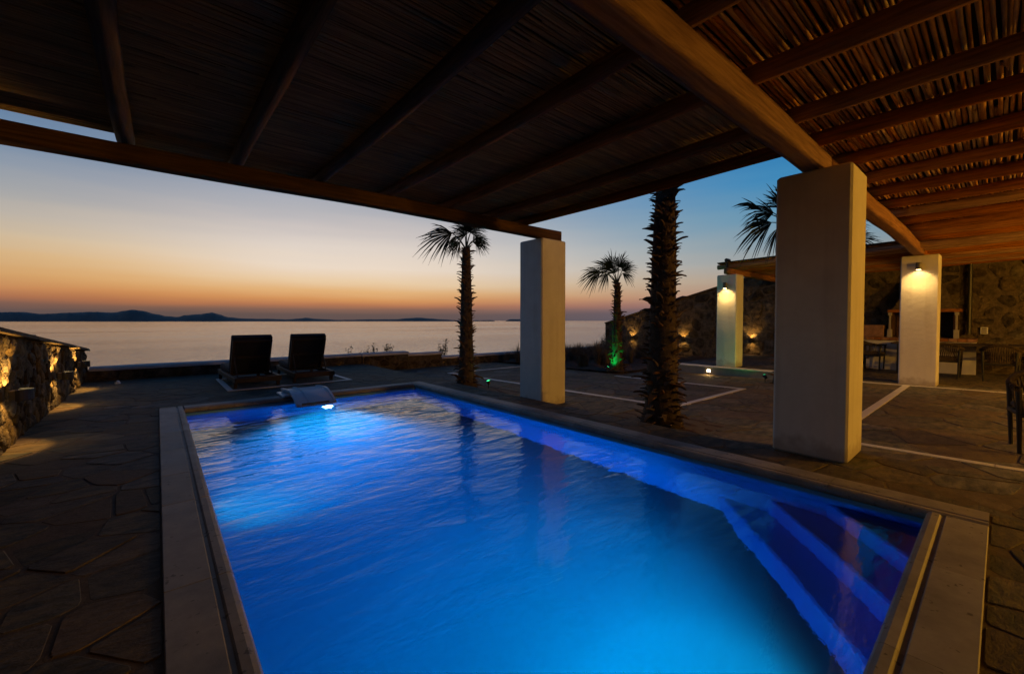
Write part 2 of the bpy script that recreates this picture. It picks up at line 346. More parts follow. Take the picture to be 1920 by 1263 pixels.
# hillside under the villa, falling to the sea
def terrain_z(x, y):
    z = -1.0
    z -= .30 * max(0, y - 12.6) + .26 * max(0, -1.6 - x)
    if x > 16.5: z += .06 * min(x - 16.5, 30)
    z += .25 * math.sin(x * .31 + 1) * math.cos(y * .27) * min(1, max(0, y - 13, -2.5 - x) / 6)
    return max(z, SEA_Z - 3)
tm = MB(); xs = [-150, -120, -95, -75, -60, -45, -34, -25, -18, -12, -8, -5, -3, -1.6, 0, 4, 8, 12, 16.5, 22, 30, 45, 70, 110, 160]; ys = [-60, -30, -12, 0, 6, 12.6, 15, 18, 22, 28, 36, 46, 58, 72, 86, 100]
g = [[tm.v.append((x, y, terrain_z(x, y))) or len(tm.v) - 1 for x in xs] for y in ys]
for j in range(len(ys) - 1):
    for i in range(len(xs) - 1): tm.f.append((g[j][i], g[j][i + 1], g[j + 1][i + 1], g[j + 1][i]))
tm.build('hillside', 'terrain', kind='structure')
# far islands: ridges with real depth, 15 km out
def dirpx(px):
    a = rad(HEAD) - math.atan((px - 960) / 782); return Vector((math.cos(a), math.sin(a), 0)), math.cos(math.atan((px - 960) / 782))
def island(prof, dist, depth, lab=None):
    mb = MB(); rows = 7; n = 0; cols = []
    fine = []
    for (x0, y0), (x1, y1) in zip(prof, prof[1:]):
        k = max(1, int((x1 - x0) / 5))
        for q in range(k): t = q / k; tt = t * t * (3 - 2 * t); fine.append((x0 + (x1 - x0) * t, y0 + (y1 - y0) * tt + R.uniform(-.25, .25)))
    fine.append(prof[-1])
    for x, y in fine:
        d, c = dirpx(x); h = max(4, (602.3 - y) / 782 * dist / 1.0) ; row = []
        for r in range(rows):
            t = r / (rows - 1); hh = math.sin(t * math.pi) ** .8 * h * (1 + R.uniform(-.12, .12) * (0 if r == rows // 2 else 1))
            D = (dist / c) + (t - .5) * depth
            row.append(len(mb.v)); mb.v.append((d.x * D, d.y * D, SEA_Z + (hh if 0 < r < rows - 1 else -2)))
        cols.append(row)
    for a, b in zip(cols, cols[1:]):
        for r in range(rows - 1): mb.f.append((a[r], b[r], b[r + 1], a[r + 1]))
    mb.f.append(tuple(cols[0])); mb.f.append(tuple(reversed(cols[-1])))
    o = mb.build('distant_hills', 'island', smooth=True, kind='structure')
island([(-260, 590), (-120, 586), (0, 585), (40, 584.5), (80, 588), (130, 586), (172, 584.5), (215, 585.5), (236, 582), (250, 580.5), (268, 582.5), (292, 588.5), (315, 592.5), (335, 594), (345, 590.5),
        (372, 589), (388, 587.5), (398, 585.5), (410, 589), (428, 594.5), (460, 597), (500, 597.5), (540, 598.5), (560, 597), (574, 595), (590, 597.5), (640, 599.5)], 15000, 2600)
island([(600, 600.5), (640, 599.6), (700, 598.6), (740, 598.4), (765, 596.5), (785, 595.2), (805, 597), (830, 598.8), (862, 600.5)], 16500, 2200)
island([(886, 601.5), (893, 600), (900, 601), (908, 600.2), (920, 600), (928, 601.5)], 17500, 900)
island([(948, 601.5), (955, 598.6), (985, 598.2), (1010, 599), (1040, 601.5)], 17500, 1200)

# ---- pool terrace (z = 0) with crazy paving
PX0, PX1, PY0, PY1 = .26, 3.83, .29, 7.40      # water's edge
OX0, OX1, OY0, OY1 = .0, 4.07, .03, 7.70       # outer edge of coping
bed = MB()
for x0, x1, y0, y1 in ((-1.25, OX0, -4.6, 12.1), (OX0, 4.55, OY1, 12.1), (OX1, 4.55, 1.46, OY1), (OX1, 5.09, -4.6, 1.46), (OX0, OX1, -4.6, OY0)):
    bed.box(x0, x1, y0, y1, -.9, -.003)
terrace = bed.build('pool_terrace', 'mortar', kind='structure')
def pave(parent, rects, sx, sy, zf, holes=(), limit=300, drop=.06, name='paving_stone', th=.010):
    cnt = 0; rest = MB(); allc = []
    for x0, x1, y0, y1 in rects:
        for p in cells(x0, x1, y0, y1, sx, sy, drop=drop):
            pieces = [inset(p, R.uniform(.005, .014))]
            for h in holes:
                nxt = []
                for q in pieces:
                    if len(q) < 3: continue
                    if not (min(a for a, b in q) < h[1] and max(a for a, b in q) > h[0] and min(b for a, b in q) < h[3] and max(b for a, b in q) > h[2]): nxt.append(q); continue
                    nxt.append(clip(q, (1, 0), h[0])); nxt.append(clip(q, (-1, 0), -h[1])); c = clip(clip(q, (-1, 0), -h[0] - .006), (1, 0), h[1] - .006)
                    if len(c) >= 3: nxt.append(clip(c, (0, 1), h[2])); nxt.append(clip(c, (0, -1), -h[3]))
                pieces = nxt
            for q in pieces:
                if len(q) >= 3 and area(q) > .008:
                    cx = sum(a for a, b in q) / len(q); cy = sum(b for a, b in q) / len(q); allc.append((math.hypot(cx, cy) / (1 + .15 * (cx > -5)), q))
    allc.sort(key=lambda t: t[0])
    for d, p in allc:
        p = roundc(p, R.uniform(.06, .13)); t = R.uniform(-.003, .0035)
        f = lambda u, v, w: (u, v, zf(v) + w)
        if cnt < limit:
            mb = MB(); slab(mb, p, f, .004, -.014, t, tilt=.004); mb.build(name, 'slate', parent)
        else: slab(rest, p, f, .004, -.014, t, tilt=.004)
        cnt += 1
    if rest.v: rest.build('far_paving', 'slate', parent, kind='stuff')
pave(terrace, ((-1.15, 5.08, -1.2, 12.0),), .35, .27, lambda y: 0.0, holes=[(-.006, 4.078, .022, 7.708), (4.54, 6, 1.455, 13)])
# raised edge stones of the ledge are part of the terrace's own block; marble frame round the loungers' stand
fr = MB()
for a in ((.93, 3.12, 8.86, 8.95), (.93, 1.02, 8.95, 10.85), (3.03, 3.12, 8.95, 10.85), (1.02, 3.03, 10.76, 10.85)): fr.box(*a, -.01, .010, .002)
fr.build('marble_frame', 'marble_line', terrace)

# ---- lower terrace
lt = MB()
ysl = [-4.6, -2.5, 0, 3, 6, 9, 12.05]
HB = [(4.56, 5.45, 6.1, 8.25), (4.56, 5.62, 2.28, 3.66)]            # planting beds
for a, b in zip(ysl, ysl[1:]):
    v = [(4.5, a, LZ(a) - .0055), (16.2, a, LZ(a) - .0055), (16.2, b, LZ(b) - .0055), (4.5, b, LZ(b) - .0055)]
    lt.add(v, [(0, 1, 2, 3)])
lower = lt.build('lower_terrace', 'mortar', kind='structure')
pave(lower, ((4.57, 10.88, -1.2, 12.0), (10.9, 16.0, -1.2, 2.55)), .58, .40, LZ, holes=HB + [(9.25, 12, 6.45, 12), (4.4, 5.09, -2, 1.46)], limit=299)
def strip(x0, x1, y0, y1):
    mb = MB(); n = max(1, int((y1 - y0) / 1.2)); nx = max(1, int((x1 - x0) / 1.2))
    for j in range(n):
        for i in range(nx):
            a, b = y0 + (y1 - y0) * j / n + .002, y0 + (y1 - y0) * (j + 1) / n - .002; c, d = x0 + (x1 - x0) * i / nx + .002, x0 + (x1 - x0) * (i + 1) / nx - .002
            m = MB(); vs = [(c, a), (d, a), (d, b), (c, b)]
            m.add([(x, y, LZ(y) - .012) for x, y in vs] + [(x, y, LZ(y) + .008) for x, y in vs], [(4, 5, 6, 7), (0, 1, 5, 4), (1, 2, 6, 5), (2, 3, 7, 6), (3, 0, 4, 7)])
            m.build('marble_strip', 'marble_line', lower)
strip(6.16, 6.27, 3.30, 10.05); strip(6.272, 8.86, 3.30, 3.40); strip(8.862, 8.97, 3.30, 6.40); strip(6.272, 8.9, 9.95, 10.05)
strip(5.70, 5.80, -1.2, 1.24); strip(5.802, 11.70, 1.20, 1.31); strip(11.702, 11.82, -1.2, 2.5)
# planting beds and garden
sl = MB()
for h in HB:
    n = 7
    for i in range(n):
        for j in range(n):
            x0 = h[0] + (h[1] - h[0]) * i / n; x1 = h[0] + (h[1] - h[0]) * (i + 1) / n; y0 = h[2] + (h[3] - h[2]) * j / n; y1 = h[2] + (h[3] - h[2]) * (j + 1) / n
            q = lambda x, y: (x, y, LZ(y) - .008 + .012 * math.sin(x * 23 + y * 9) * math.sin(y * 17))
            sl.quad(q(x0, y0), q(x1, y0), q(x1, y1), q(x0, y1))
sl.build('planting_soil', 'soil', kind='structure')
gd = MB(); nx, ny = 26, 22
idx = [[gd.v.append((9.3 + 6.7 * i / nx, 6.55 + 5.5 * j / ny, LZ(6.5 + 5.5 * j / ny) + .03 + .05 * math.sin(i * 1.3) * math.sin(j * 1.7) + R.uniform(0, .03))) or len(gd.v) - 1 for i in range(nx + 1)] for j in range(ny + 1)]
for j in range(ny):
    for i in range(nx): gd.f.append((idx[j][i], idx[j][i + 1], idx[j + 1][i + 1], idx[j + 1][i]))
gd.build('garden_bed', 'soil', kind='structure')

# ---- raised platform by the small column
pf = MB(); pf.box(10.92, 16.1, 2.56, 6.05, -.5, .035)
plat = pf.build('raised_platform', 'rock_step', kind='structure')
nb = MB()
for k in range(5): 
    a = 2.56 + k * .698; m = MB(); m.box(10.885, 11.20, a + .002, a + .696, .036, .062, .006); m.build('step_nosing', 'marble_line', plat)
def pzf(y): return .048
for p in cells(11.21, 15.95, 2.56, 6.0, .8, .55):
    p = inset(p, .008)
    if len(p) >= 3 and area(p) > .02:
        mb = MB(); slab(mb, roundc(p, .08), lambda u, v, w: (u, v, .05 + w), .004, -.014, R.uniform(-.003, .003)); mb.build('paving_stone', 'slate', plat)

# ------------------------------------------------------------------ swimming pool
pool = empty('swimming_pool', (2.04, 3.85, 0)); tag(pool, kind='structure')
POX, POY = 2.04, 3.85
def rel(mb): mb.v = [(x - POX, y - POY, z) for x, y, z in mb.v]; return mb
FLOOR = -1.35
b = MB(); b.box(PX0 - .05, PX1 + .05, PY0 - .05, PY1 + .05, FLOOR - .2, FLOOR)
rel(b).build('basin_floor', 'pool', pool)
for a in ((PX0 - .06, PX0, PY0 - .06, PY1 + .06), (PX1, PX1 + .06, PY0 - .06, PY1 + .06)):
    b = MB(); b.box(*a, FLOOR - .1, -.055); rel(b).build('basin_wall', 'pool', pool)
for a in ((PX0, PX1, PY0 - .06, PY0), (PX0, PX1, PY1, PY1 + .06)):
    b = MB(); b.box(*a, FLOOR - .1, -.055); rel(b).build('basin_wall', 'pool', pool)
for leg, z in ((1.36, -.72), (.96, -.46), (.56, -.20)):        # corner steps
    b = MB(); x, y = PX1 - .001, PY0 + .001; L1 = leg; L2 = leg * .98
    top = [(x, y), (x, y + L2), (x - L1 * .52, y + L2 * .46), (x - L1, y)]
    n = 4; cx_, cy_ = x, y
    def rg(d, zz): return [(cx_ + (u - cx_) * (1 - d / leg), cy_ + (v - cy_) * (1 - d / leg), zz) for u, v in top]
    b.v = rg(0, FLOOR) + rg(0, z - .035) + rg(.012, z - .012) + rg(.04, z); b.f = [(15, 14, 13, 12)]
    for q in range(3): b.f += [(q * 4 + (i + 1) % n, q * 4 + i, q * 4 + 4 + i, q * 4 + 4 + (i + 1) % n) for i in range(n)]
    b.f = [tuple(reversed(f)) for f in b.f]; rel(b).build('corner_step', 'pool', pool)
# coping: slab, groove, rounded nosing
PROF = [(0, -.05), (0, .010), (.004, .014), (.176, .014), (.180, .010), (.182, .003), (.198, .003), (.202, .010), (.208, .016), (.240, .017), (.258, .010), (.268, -.004), (.270, -.022), (.264, -.042), (.250, -.050)]
def coping(p0, p1, inward, joints, far=None):
    d = Vector((p1[0] - p0[0], p1[1] - p0[1], 0)); Ln = d.length; d.normalize(); iv = Vector((inward[0], inward[1], 0))
    ts = sorted([0] + joints + [Ln])
    for a, b_ in zip(ts, ts[1:]):
        a += .0015; b_ -= .0015; mb = MB(); n = len(PROF); dz = R.uniform(-.0012, .0012)
        for t in (a, b_):
            for w, z in PROF: q = Vector((p0[0], p0[1], 0)) + d * t + iv * w; mb.v.append((q.x, q.y, z + dz))
        for i in range(n): j = (i + 1) % n; mb.f.append((i, n + i, n + j, j) if d.cross(iv).z < 0 else (i, j, n + j, n + i))
        mb.f.append(tuple(range(n))); mb.f.append(tuple(reversed(range(n, 2 * n))))
        rel(mb).build('coping_slab', 'marble', pool)
coping((OX0, OY0), (OX0, OY1), (1, 0), [.78, 1.60, 2.42, 3.06, 3.58, 4.27, 5.1, 5.93, 6.6, 7.2])
coping((OX1, OY0), (OX1, OY1), (-1, 0), [.80, 1.62, 2.5, 3.3, 4.1, 4.9, 5.7, 6.5, 7.2])
coping((OX0 + .272, OY1), (OX1 - .272, OY1), (0, -1), [.6, 1.3, 2.2, 2.9])
coping((OX0 + .272, OY0), (OX1 - .272, OY0), (0, 1), [.6, 1.25, 1.83, 2.7])
# water: a real body of water, absorbing red and green on the way
def water_material():
    m = bpy.data.materials.new('pool_water'); m.use_nodes = True; N = m.node_tree.nodes; L = m.node_tree.links; N.clear()
    out = N.new('ShaderNodeOutputMaterial'); gl = N.new('ShaderNodeBsdfGlass'); gl.inputs['IOR'].default_value = 1.33; gl.inputs['Roughness'].default_value = 0.012
    ab = N.new('ShaderNodeVolumeAbsorption'); ab.inputs['Color'].default_value = (.01, .50, .965, 1); ab.inputs['Density'].default_value = .62
    tc = N.new('ShaderNodeTexCoord')
    def nz(scale, st, det, rot=0):
        mp = N.new('ShaderNodeMapping'); mp.inputs['Scale'].default_value = st; mp.inputs['Rotation'].default_value = (0, 0, rot); L.new(tc.outputs['Object'], mp.inputs[0])
        n = N.new('ShaderNodeTexNoise'); n.inputs['Scale'].default_value = scale; n.inputs['Detail'].default_value = det; n.inputs['Distortion'].default_value = .4; L.new(mp.outputs[0], n.inputs['Vector']); return n
    a = nz(1.55, (1, 2.4, 1), 1.5, .28); b = nz(5.2, (1, 2.4, 1), 1.5, .18); f = nz(26, (1, 1.5, 1), 2, .2)
    # ripples are livelier near the spout at the sea end
    sep = N.new('ShaderNodeSeparateXYZ'); L.new(tc.outputs['Object'], sep.inputs[0]); mr = N.new('ShaderNodeMapRange'); mr.inputs['From Min'].default_value = -3.6; mr.inputs['From Max'].default_value = 2.2
    mr.inputs['To Min'].default_value = .12; mr.inputs['To Max'].default_value = 1.0; L.new(sep.outputs[1], mr.inputs['Value'])
    ml = N.new('ShaderNodeMath'); ml.operation = 'MULTIPLY'; ml.inputs[1].default_value = .30; L.new(b.outputs[0], ml.inputs[0])
    sm = N.new('ShaderNodeMath'); sm.operation = 'ADD'; L.new(a.outputs[0], sm.inputs[0]); L.new(ml.outputs[0], sm.inputs[1])
    m2 = N.new('ShaderNodeMath'); m2.operation = 'MULTIPLY'; L.new(sm.outputs[0], m2.inputs[0]); L.new(mr.outputs[0], m2.inputs[1])
    bp = N.new('ShaderNodeBump'); bp.inputs['Strength'].default_value = 1.0; bp.inputs['Distance'].default_value = .036; L.new(m2.outputs[0], bp.inputs['Height'])
    b2 = N.new('ShaderNodeBump'); b2.inputs['Strength'].default_value = .55; b2.inputs['Distance'].default_value = .0018; L.new(f.outputs[0], b2.inputs['Height']); L.new(bp.outputs[0], b2.inputs['Normal'])
    L.new(b2.outputs[0], gl.inputs['Normal']); L.new(gl.outputs[0], out.inputs['Surface']); vs = N.new('ShaderNodeVolumeScatter'); vs.inputs['Color'].default_value = (.05, .8, 1, 1); vs.inputs['Density'].default_value = .26; vs.inputs['Anisotropy'].default_value = .35
    av = N.new('ShaderNodeAddShader'); L.new(ab.outputs[0], av.inputs[0]); L.new(vs.outputs[0], av.inputs[1]); L.new(av.outputs[0], out.inputs['Volume'])
    return m
wb = MB(); wb.box(PX0 - .03, PX1 + .03, PY0 - .03, PY1 + .03, FLOOR - .1, -.088)
rel(wb); w = wb.build('pool_water', water_material(), kind='structure'); w.location = (POX, POY, 0)
# pool lights
def pool_light(x, y, z, dy, power, lab, size=.2, tilt=0.0, side=0.0, cone=124):
    t = empty('pool_light', (x, y, z)); tag(t, lab, 'pool light', 'underwater lamps in the pool walls')
    a = MB(); n = 20
    for r, yy in ((.115, 0), (.115, .02), (.095, .03), (.085, .022)):
        for k in range(n): q = 2 * math.pi * k / n; a.v.append((r * math.cos(q), yy * dy, r * math.sin(q)))
    for q in range(3):
        for k in range(n): a.f.append((q * n + k, q * n + (k + 1) % n, (q + 1) * n + (k + 1) % n, (q + 1) * n + k))
    a.build('rim_ring', 'fibre', t)
    l = MB(); l.add([(.085 * math.cos(2 * math.pi * k / n), .024 * dy, .085 * math.sin(2 * math.pi * k / n)) for k in range(n)], [tuple(range(n))]); l.build('lens', 'lens_pool', t)
    sp = spot('pool_lamp', (0, .06 * dy, 0), (side, dy, tilt), power, POOLC, cone, 1.0, .11, t)
    return t
pool_light(2.17, PY1 - .002, -.62, -1, P_POOL_A * 12, 'lit underwater lamp in the far pool wall beneath the white spout', tilt=-.85, side=-.25, cone=112)
pool_light(1.90, PY0 + .002, -.70, 1, P_POOL_B * 12, 'underwater lamp in the near pool wall beside the corner steps', tilt=-.62, side=-.28, cone=162)

t = pool_light(PX0 + .002, 4.15, -.70, 1, 26 * 12, 'unseen added fill lamp in the left pool wall, half way along', tilt=-.3, side=-.55, cone=140); t.rotation_euler = (0, 0, -math.pi / 2)  # unseen lamp added to brighten the middle of the pool
# spout
sp = empty('water_spout', (1.86, 7.3, 0)); tag(sp, 'white curved fibreglass water spout on the far pool edge', 'water spout')
a = MB(); a.box(-.35, .36, .12, .62, .016, .05, .01); a.build('base_plate', 'fibre', sp)
def chute(x0, x1, th, extra=0):
    mb = MB(); pr = []
    for k in range(15):
        t = k / 14; y = .62 - t * 1.02; z = .085 + .035 * math.sin(min(1, t * 1.5) * math.pi * .55) - .155 * max(0, t - .52) ** 1.5 / .33 + extra
        pr.append((y, z))
    for x in (x0, x1):
        for y, z in pr: mb.v.append((x, y, z))
        for y, z in pr: mb.v.append((x, y, z - th))
    n = 15
    for i in range(n - 1):
        mb.f.append((i, 2 * n + i, 2 * n + i + 1, i + 1)); mb.f.append((n + i + 1, 3 * n + i + 1, 3 * n + i, n + i))
        mb.f.append((i + 1, n + i + 1, n + i, i)); mb.f.append((2 * n + i, 3 * n + i, 3 * n + i + 1, 2 * n + i + 1))
    mb.f.append((0, n, 3 * n, 2 * n)); mb.f.append((n - 1, 3 * n - 1, 4 * n - 1, 2 * n - 1)); return mb
chute(-.27, .30, .03).build('spout_chute', 'fibre', sp, smooth=False)
for x in (-.28, -.10, .27): chute(x, x + .035, .03, .018).build('spout_rib', 'fibre', sp)
lp = MB(); lp.box(-.20, .20, -.405, -.395, -.035, -.012); lp.build('spout_lip', 'brickwood', sp)

# ------------------------------------------------------------------ stone walls
def stone_wall(name, lab, cat, polys, mapf, core, limit=300, dep=(.02, .05), mat_='rubble', inset_d=.012, dome=.012, piece='stone', parent=None):
    root = parent or core; rest = MB(); cnt = 0
    for p in polys:
        p = inset(p, R.uniform(inset_d * .5, inset_d * 1.5))
        if len(p) < 3 or area(p) < .003: continue
        p = roundc(p, R.uniform(.16, .3)); w = R.uniform(*dep)
        if cnt < limit: mb = MB(); slab(mb, p, mapf, .014, -.03, w, tilt=.12, dome=dome, rough=.005); mb.build(piece, mat_, root)
        else: slab(rest, p, mapf, .014, -.03, w, tilt=.12, dome=dome, rough=.005)
        cnt += 1
    if rest.v: rest.build('small_stones', mat_, root, kind='stuff')
# left boundary wall: top falls towards the sea
def LW(y): return 1.19 + (y - 6.06) * (.672 - 1.19) / (12.357 - 6.06)
cr = MB(); a0, a1 = -4.6, 12.35
def wallcore(mb, xa, xb, ya, yb, za, zb, base=-.9):
    mb.add([(xa, ya, base), (xb, ya, base), (xb, yb, base), (xa, yb, base), (xa, ya, za), (xb, ya, za), (xb, yb, zb), (xa, yb, zb)],
           [(3, 2, 1, 0), (4, 5, 6, 7), (0, 1, 5, 4), (1, 2, 6, 5), (2, 3, 7, 6), (3, 0, 4, 7)])
wallcore(cr, -1.55, -1.16, a0, a1, LW(a0) - .05, LW(a1) - .05)
lw = cr.build('stone_wall', 'rubble_mortar'); tag(lw, 'low rubble stone boundary wall left of the pool, lit by round lamps', 'wall')
polys = []
for p in cells(3.6, 12.33, -.02, 1.42, .21, .16, jit=.47, rng=R, drop=.12):
    q = clip(p, (-(.672 - 1.19) / (12.357 - 6.06), 1), LW(0) - .055)
    if len(q) >= 3: polys.append(q)
polys.sort(key=lambda p: p[0][0] > 99)
stone_wall('', '', '', polys, lambda u, v, w: (-1.16 + w, u, v), lw, dep=(.0, .04), dome=.006, inset_d=.012)
cp = MB(); wallcore(cp, -1.60, -1.08, a0, 12.40, LW(a0), LW(12.4), base=0)
n = 30; cp = MB()
for i in range(n + 1):
    y = a0 + (12.40 - a0) * i / n; z = LW(y)
    for x, dz in ((-1.60, -.05), (-1.585, -.004), (-1.5, .0), (-1.35, .006), (-1.18, .0), (-1.095, -.006), (-1.08, -.05)): cp.v.append((x + R.uniform(-.006, .006), y, z + dz + R.uniform(-.003, .003)))
for i in range(n):
    for j in range(7): cp.f.append((i * 7 + j, i * 7 + (j + 1) % 7, i * 7 + 7 + (j + 1) % 7, i * 7 + 7 + j))
cp.f.append(tuple(range(n * 7, n * 7 + 7))[::-1]); cp.f = [tuple(reversed(f)) for f in cp.f]
cp.build('wall_cap', 'rubble_mortar', lw)
# sea wall
sw = MB(); sw.box(-1.55, 4.52, 12.06, 12.44, -.9, .22); sw.box(4.52, 5.95, 12.0, 12.46, -.9, .22); sw.box(5.95, 7.2, 12.1, 12.44, -.9, .15); sw.box(7.2, 16.3, 12.1, 12.44, -.9, .0)
seaw = sw.build('stone_wall', 'rubble_mortar'); tag(seaw, 'low sea-side stone wall with pale rounded cap behind the loungers', 'wall')
for x0, x1, y0, y1, z in ((-1.08, 4.50, 12.01, 12.49, .29), (4.50, 5.97, 11.95, 12.51, .29), (5.972, 7.2, 12.05, 12.49, .215), (7.202, 16.3, 12.05, 12.49, .06)):
    m = MB(); n = max(4, int((x1 - x0) / .35))
    for i in range(n + 1):
        x = x0 + (x1 - x0) * i / n; e = 0.0
        for y, dz in ((y0, -.075), (y0 + .01, -.03), (y0 + .06, -.004), ((y0 + y1) / 2, .006), (y1 - .06, -.004), (y1 - .01, -.03), (y1, -.075)):
            m.v.append((x, y + R.uniform(-.008, .008), z + dz + R.uniform(-.004, .004)))
    for i in range(n):
        for j in range(7): m.f.append((i * 7 + j, i * 7 + (j + 1) % 7, i * 7 + 7 + (j + 1) % 7, i * 7 + 7 + j))
    m.f += [tuple(range(7)), tuple(range(n * 7, n * 7 + 7))[::-1]]
    m.build('wall_cap', 'plaster', seaw)
pp = cells(-1.1, 4.48, -.02, .215, .34, .16, drop=.05); stone_wall('', '', '', pp, lambda u, v, w: (u, 12.06 - w, v), seaw, dep=(.01, .03))
pp = cells(4.54, 5.93, -.3, .215, .34, .18, drop=.05); stone_wall('', '', '', pp, lambda u, v, w: (u, 12.0 - w, v), seaw, dep=(.01, .03))
pp = cells(5.97, 9.3, -.3, -.02, .34, .14, drop=.05); stone_wall('', '', '', pp, lambda u, v, w: (u, 12.1 - w, v), seaw, dep=(.01, .03))
# tall back wall, X = 16
pts = [(-4.6, 3.0), (-.2, 3.0), (4.0, 3.0), (5.0, 2.97), (6.0, 2.78), (7.05, 2.50), (9.22, 1.92), (12.06, 1.16)]
def FW(y):
    for (a, b_), (c, d) in zip(pts, pts[1:]):
        if a <= y <= c: return b_ + (d - b_) * (y - a) / (c - a)
    return pts[-1][1] if y > 12 else pts[0][1]
fc = MB()
for (a, za), (b_, zb) in zip(pts, pts[1:]): wallcore(fc, 16.0, 16.45, a, b_, za - .05, zb - .05)
farw = fc.build('stone_wall', 'rubble_mortar'); tag(farw, 'tall rubble stone back wall with sloping top behind the dining area', 'wall')
polys = []
for p in cells(-1.3, 12.05, -.3, 3.0, .42, .27, jit=.47, drop=.2):
    cy = sum(a for a, b_ in p) / len(p); e = .02; sl_ = (FW(min(cy + .2, 12)) - FW(cy - .2)) / .4 if cy < 11.8 else -.267
    q = clip(p, (-sl_, 1), FW(cy) - sl_ * cy - .055)
    if len(q) >= 3: polys.append(q)
stone_wall('', '', '', polys, lambda u, v, w: (16.0 - w, u, v), farw, dep=(.0, .025), inset_d=.035)
cap = MB()
for (a, za), (b_, zb) in zip(pts, pts[1:]):
    cap.add([(15.93, a, za - .05), (16.5, a, za - .05), (16.5, b_, zb - .05), (15.93, b_, zb - .05), (15.93, a, za), (16.5, a, za + .01), (16.5, b_, zb + .01), (15.93, b_, zb)],
            [(3, 2, 1, 0), (4, 5, 6, 7), (0, 1, 5, 4), (1, 2, 6, 5), (2, 3, 7, 6), (3, 0, 4, 7)])
cap.build('wall_cap', 'rubble_mortar', farw)
pipe = MB(); pipe.tube([(15.88, .56, .9), (15.88, .56, 2.7)], .045, 8); pipe.build('drainpipe', 'black', farw)
# switch plate on the wall
pl = empty('wall_socket', (15.93, .30, 1.0)); tag(pl, 'small white socket plate on the stone wall above the dining chairs', 'socket')
m = MB(); m.box(-.012, .012, -.065, .065, -.085, .085, .004); m.build('cover_plate', 'fibre', pl)
for dz in (-.05, 0, .05): m = MB(); m.box(-.018, -.0125, -.045, .045, dz - .014, dz + .014); m.build('socket_slot', 'rope', pl)
# house behind the camera (out of frame): closes the terrace and carries the terrace lamps
hw = MB(); hw.box(-3.0, 16.3, -5.0, -4.6, -.9, 3.4); house = hw.build('house_wall', 'plaster'); tag(house, 'white plastered house wall behind the terrace', 'house wall')

# ------------------------------------------------------------------ plaster columns
def column(x0, x1, y0, y1, z0, z1, lab):
    o = MB(); n = 10
    o = MB(); o.box(0, x1 - x0, 0, y1 - y0, 0, z1 - z0, .018)
    o = o.build('plaster_column', 'plaster_column'); o.location = (x0, y0, z0); tag(o, lab, 'column', 'white plaster columns'); return o
column(4.545, 5.115, .852, 1.432, -.002, 2.615, 'largest white plaster column in front, at the pool terrace corner beneath the beam joint')
column(4.70, 5.27, 4.79, 5.33, -.2, 2.58, 'white plaster column at the far corner of the pool roof, beside the water')
column(12.02, 12.45, .845, 1.425, -.12, 2.60, 'white plaster column with a lit round lamp, in front of the barbecue')
column(11.16, 11.60, 4.37, 4.86, .06, 2.43, 'white plaster column with a lit lamp on the raised platform step')

# ------------------------------------------------------------------ pergola
perg = empty('pergola', (4.5, 1.1, 2.6)); tag(perg, 'reed covered timber pergola over the pool and terrace', 'pergola')
GX, GY, GZ = 4.5, 1.1, 2.6
def log(p0, p1, r, sq=.0, n=12, wob=.006, seg=14, taper=.0):
    mb = MB(); p0, p1 = Vector(p0), Vector(p1); ps = []; rs = []; ph = R.uniform(0, 6); ph2 = R.uniform(0, 6)
    k = max(4, int((p1 - p0).length / .35))
    for i in range(k + 1):
        t = i / k; o = Vector((math.sin(t * 7 + ph), math.sin(t * 5 + ph2), math.sin(t * 9 + ph2))) * wob
        ps.append(p0.lerp(p1, t) + o - Vector((GX, GY, GZ))); rs.append(r * (1 - taper * t) * (1 + .03 * math.sin(t * 23 + ph) + R.uniform(-.012, .012)))
    f = None
    if sq > 0:
        def f(t): 
            c = max(abs(math.cos(t)), abs(math.sin(t))); return min(1.0 / c, 1 + sq)
    mb.tube(ps, rs, n, squash=f); return mb
def beam(p0, p1, h, parent=perg, m='wood_x', name='beam'):   # squared timber with eased arrises
    mb = log(p0, p1, h, sq=.36, n=24, wob=.009); return mb.build(name, m, parent, smooth=True)
beam((-3.2, 1.165, 2.705), (4.86, 1.165, 2.705), .085); beam((4.885, 1.15, 2.705), (12.1, 1.15, 2.705), .085)
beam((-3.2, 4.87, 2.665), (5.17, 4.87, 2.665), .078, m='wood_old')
for x in (4.873,): 
    m = MB(); m.tube([(x - GX, 1.15 - GY, 2.6 - GZ), (x - GX, 1.15 - GY, 2.82 - GZ)], .008, 6); m.build('steel_pin', 'black', perg)
def roofz(y): return 2.795 - .0145 * (y - 1.1) if y > 1.1 else 2.795
RX_L = [-2.55, -1.75, -.95, -.18, .64, 1.40, 2.17, 2.99, 3.80, 4.44]
for x in RX_L:
    r = .064 + R.uniform(-.006, .006)
    log((x + R.uniform(-.02, .02), -1.6, roofz(0) + r), (x + R.uniform(-.02, .02), 4.93 if x < -.1 else 5.22, roofz(4.9 if x < -.1 else 5.22) + r), r, n=10, wob=.012, taper=.05).build('rafter', 'wood_y' if x > 1.9 else 'rafter_shaded', perg, smooth=True)  # left rafters take the shade-darkened copy of the timber
RX_R = [5.32, 6.12, 6.9, 7.7, 8.45, 9.2, 9.95, 10.7, 11.35]
for x in RX_R:
    r = .066 + R.uniform(-.005, .005)
    log((x + R.uniform(-.02, .02), -1.6, 2.80 + r), (x + R.uniform(-.02, .02), 1.24, 2.795 + r), r, n=10, wob=.008).build('rafter', 'wood_y', perg, smooth=True)
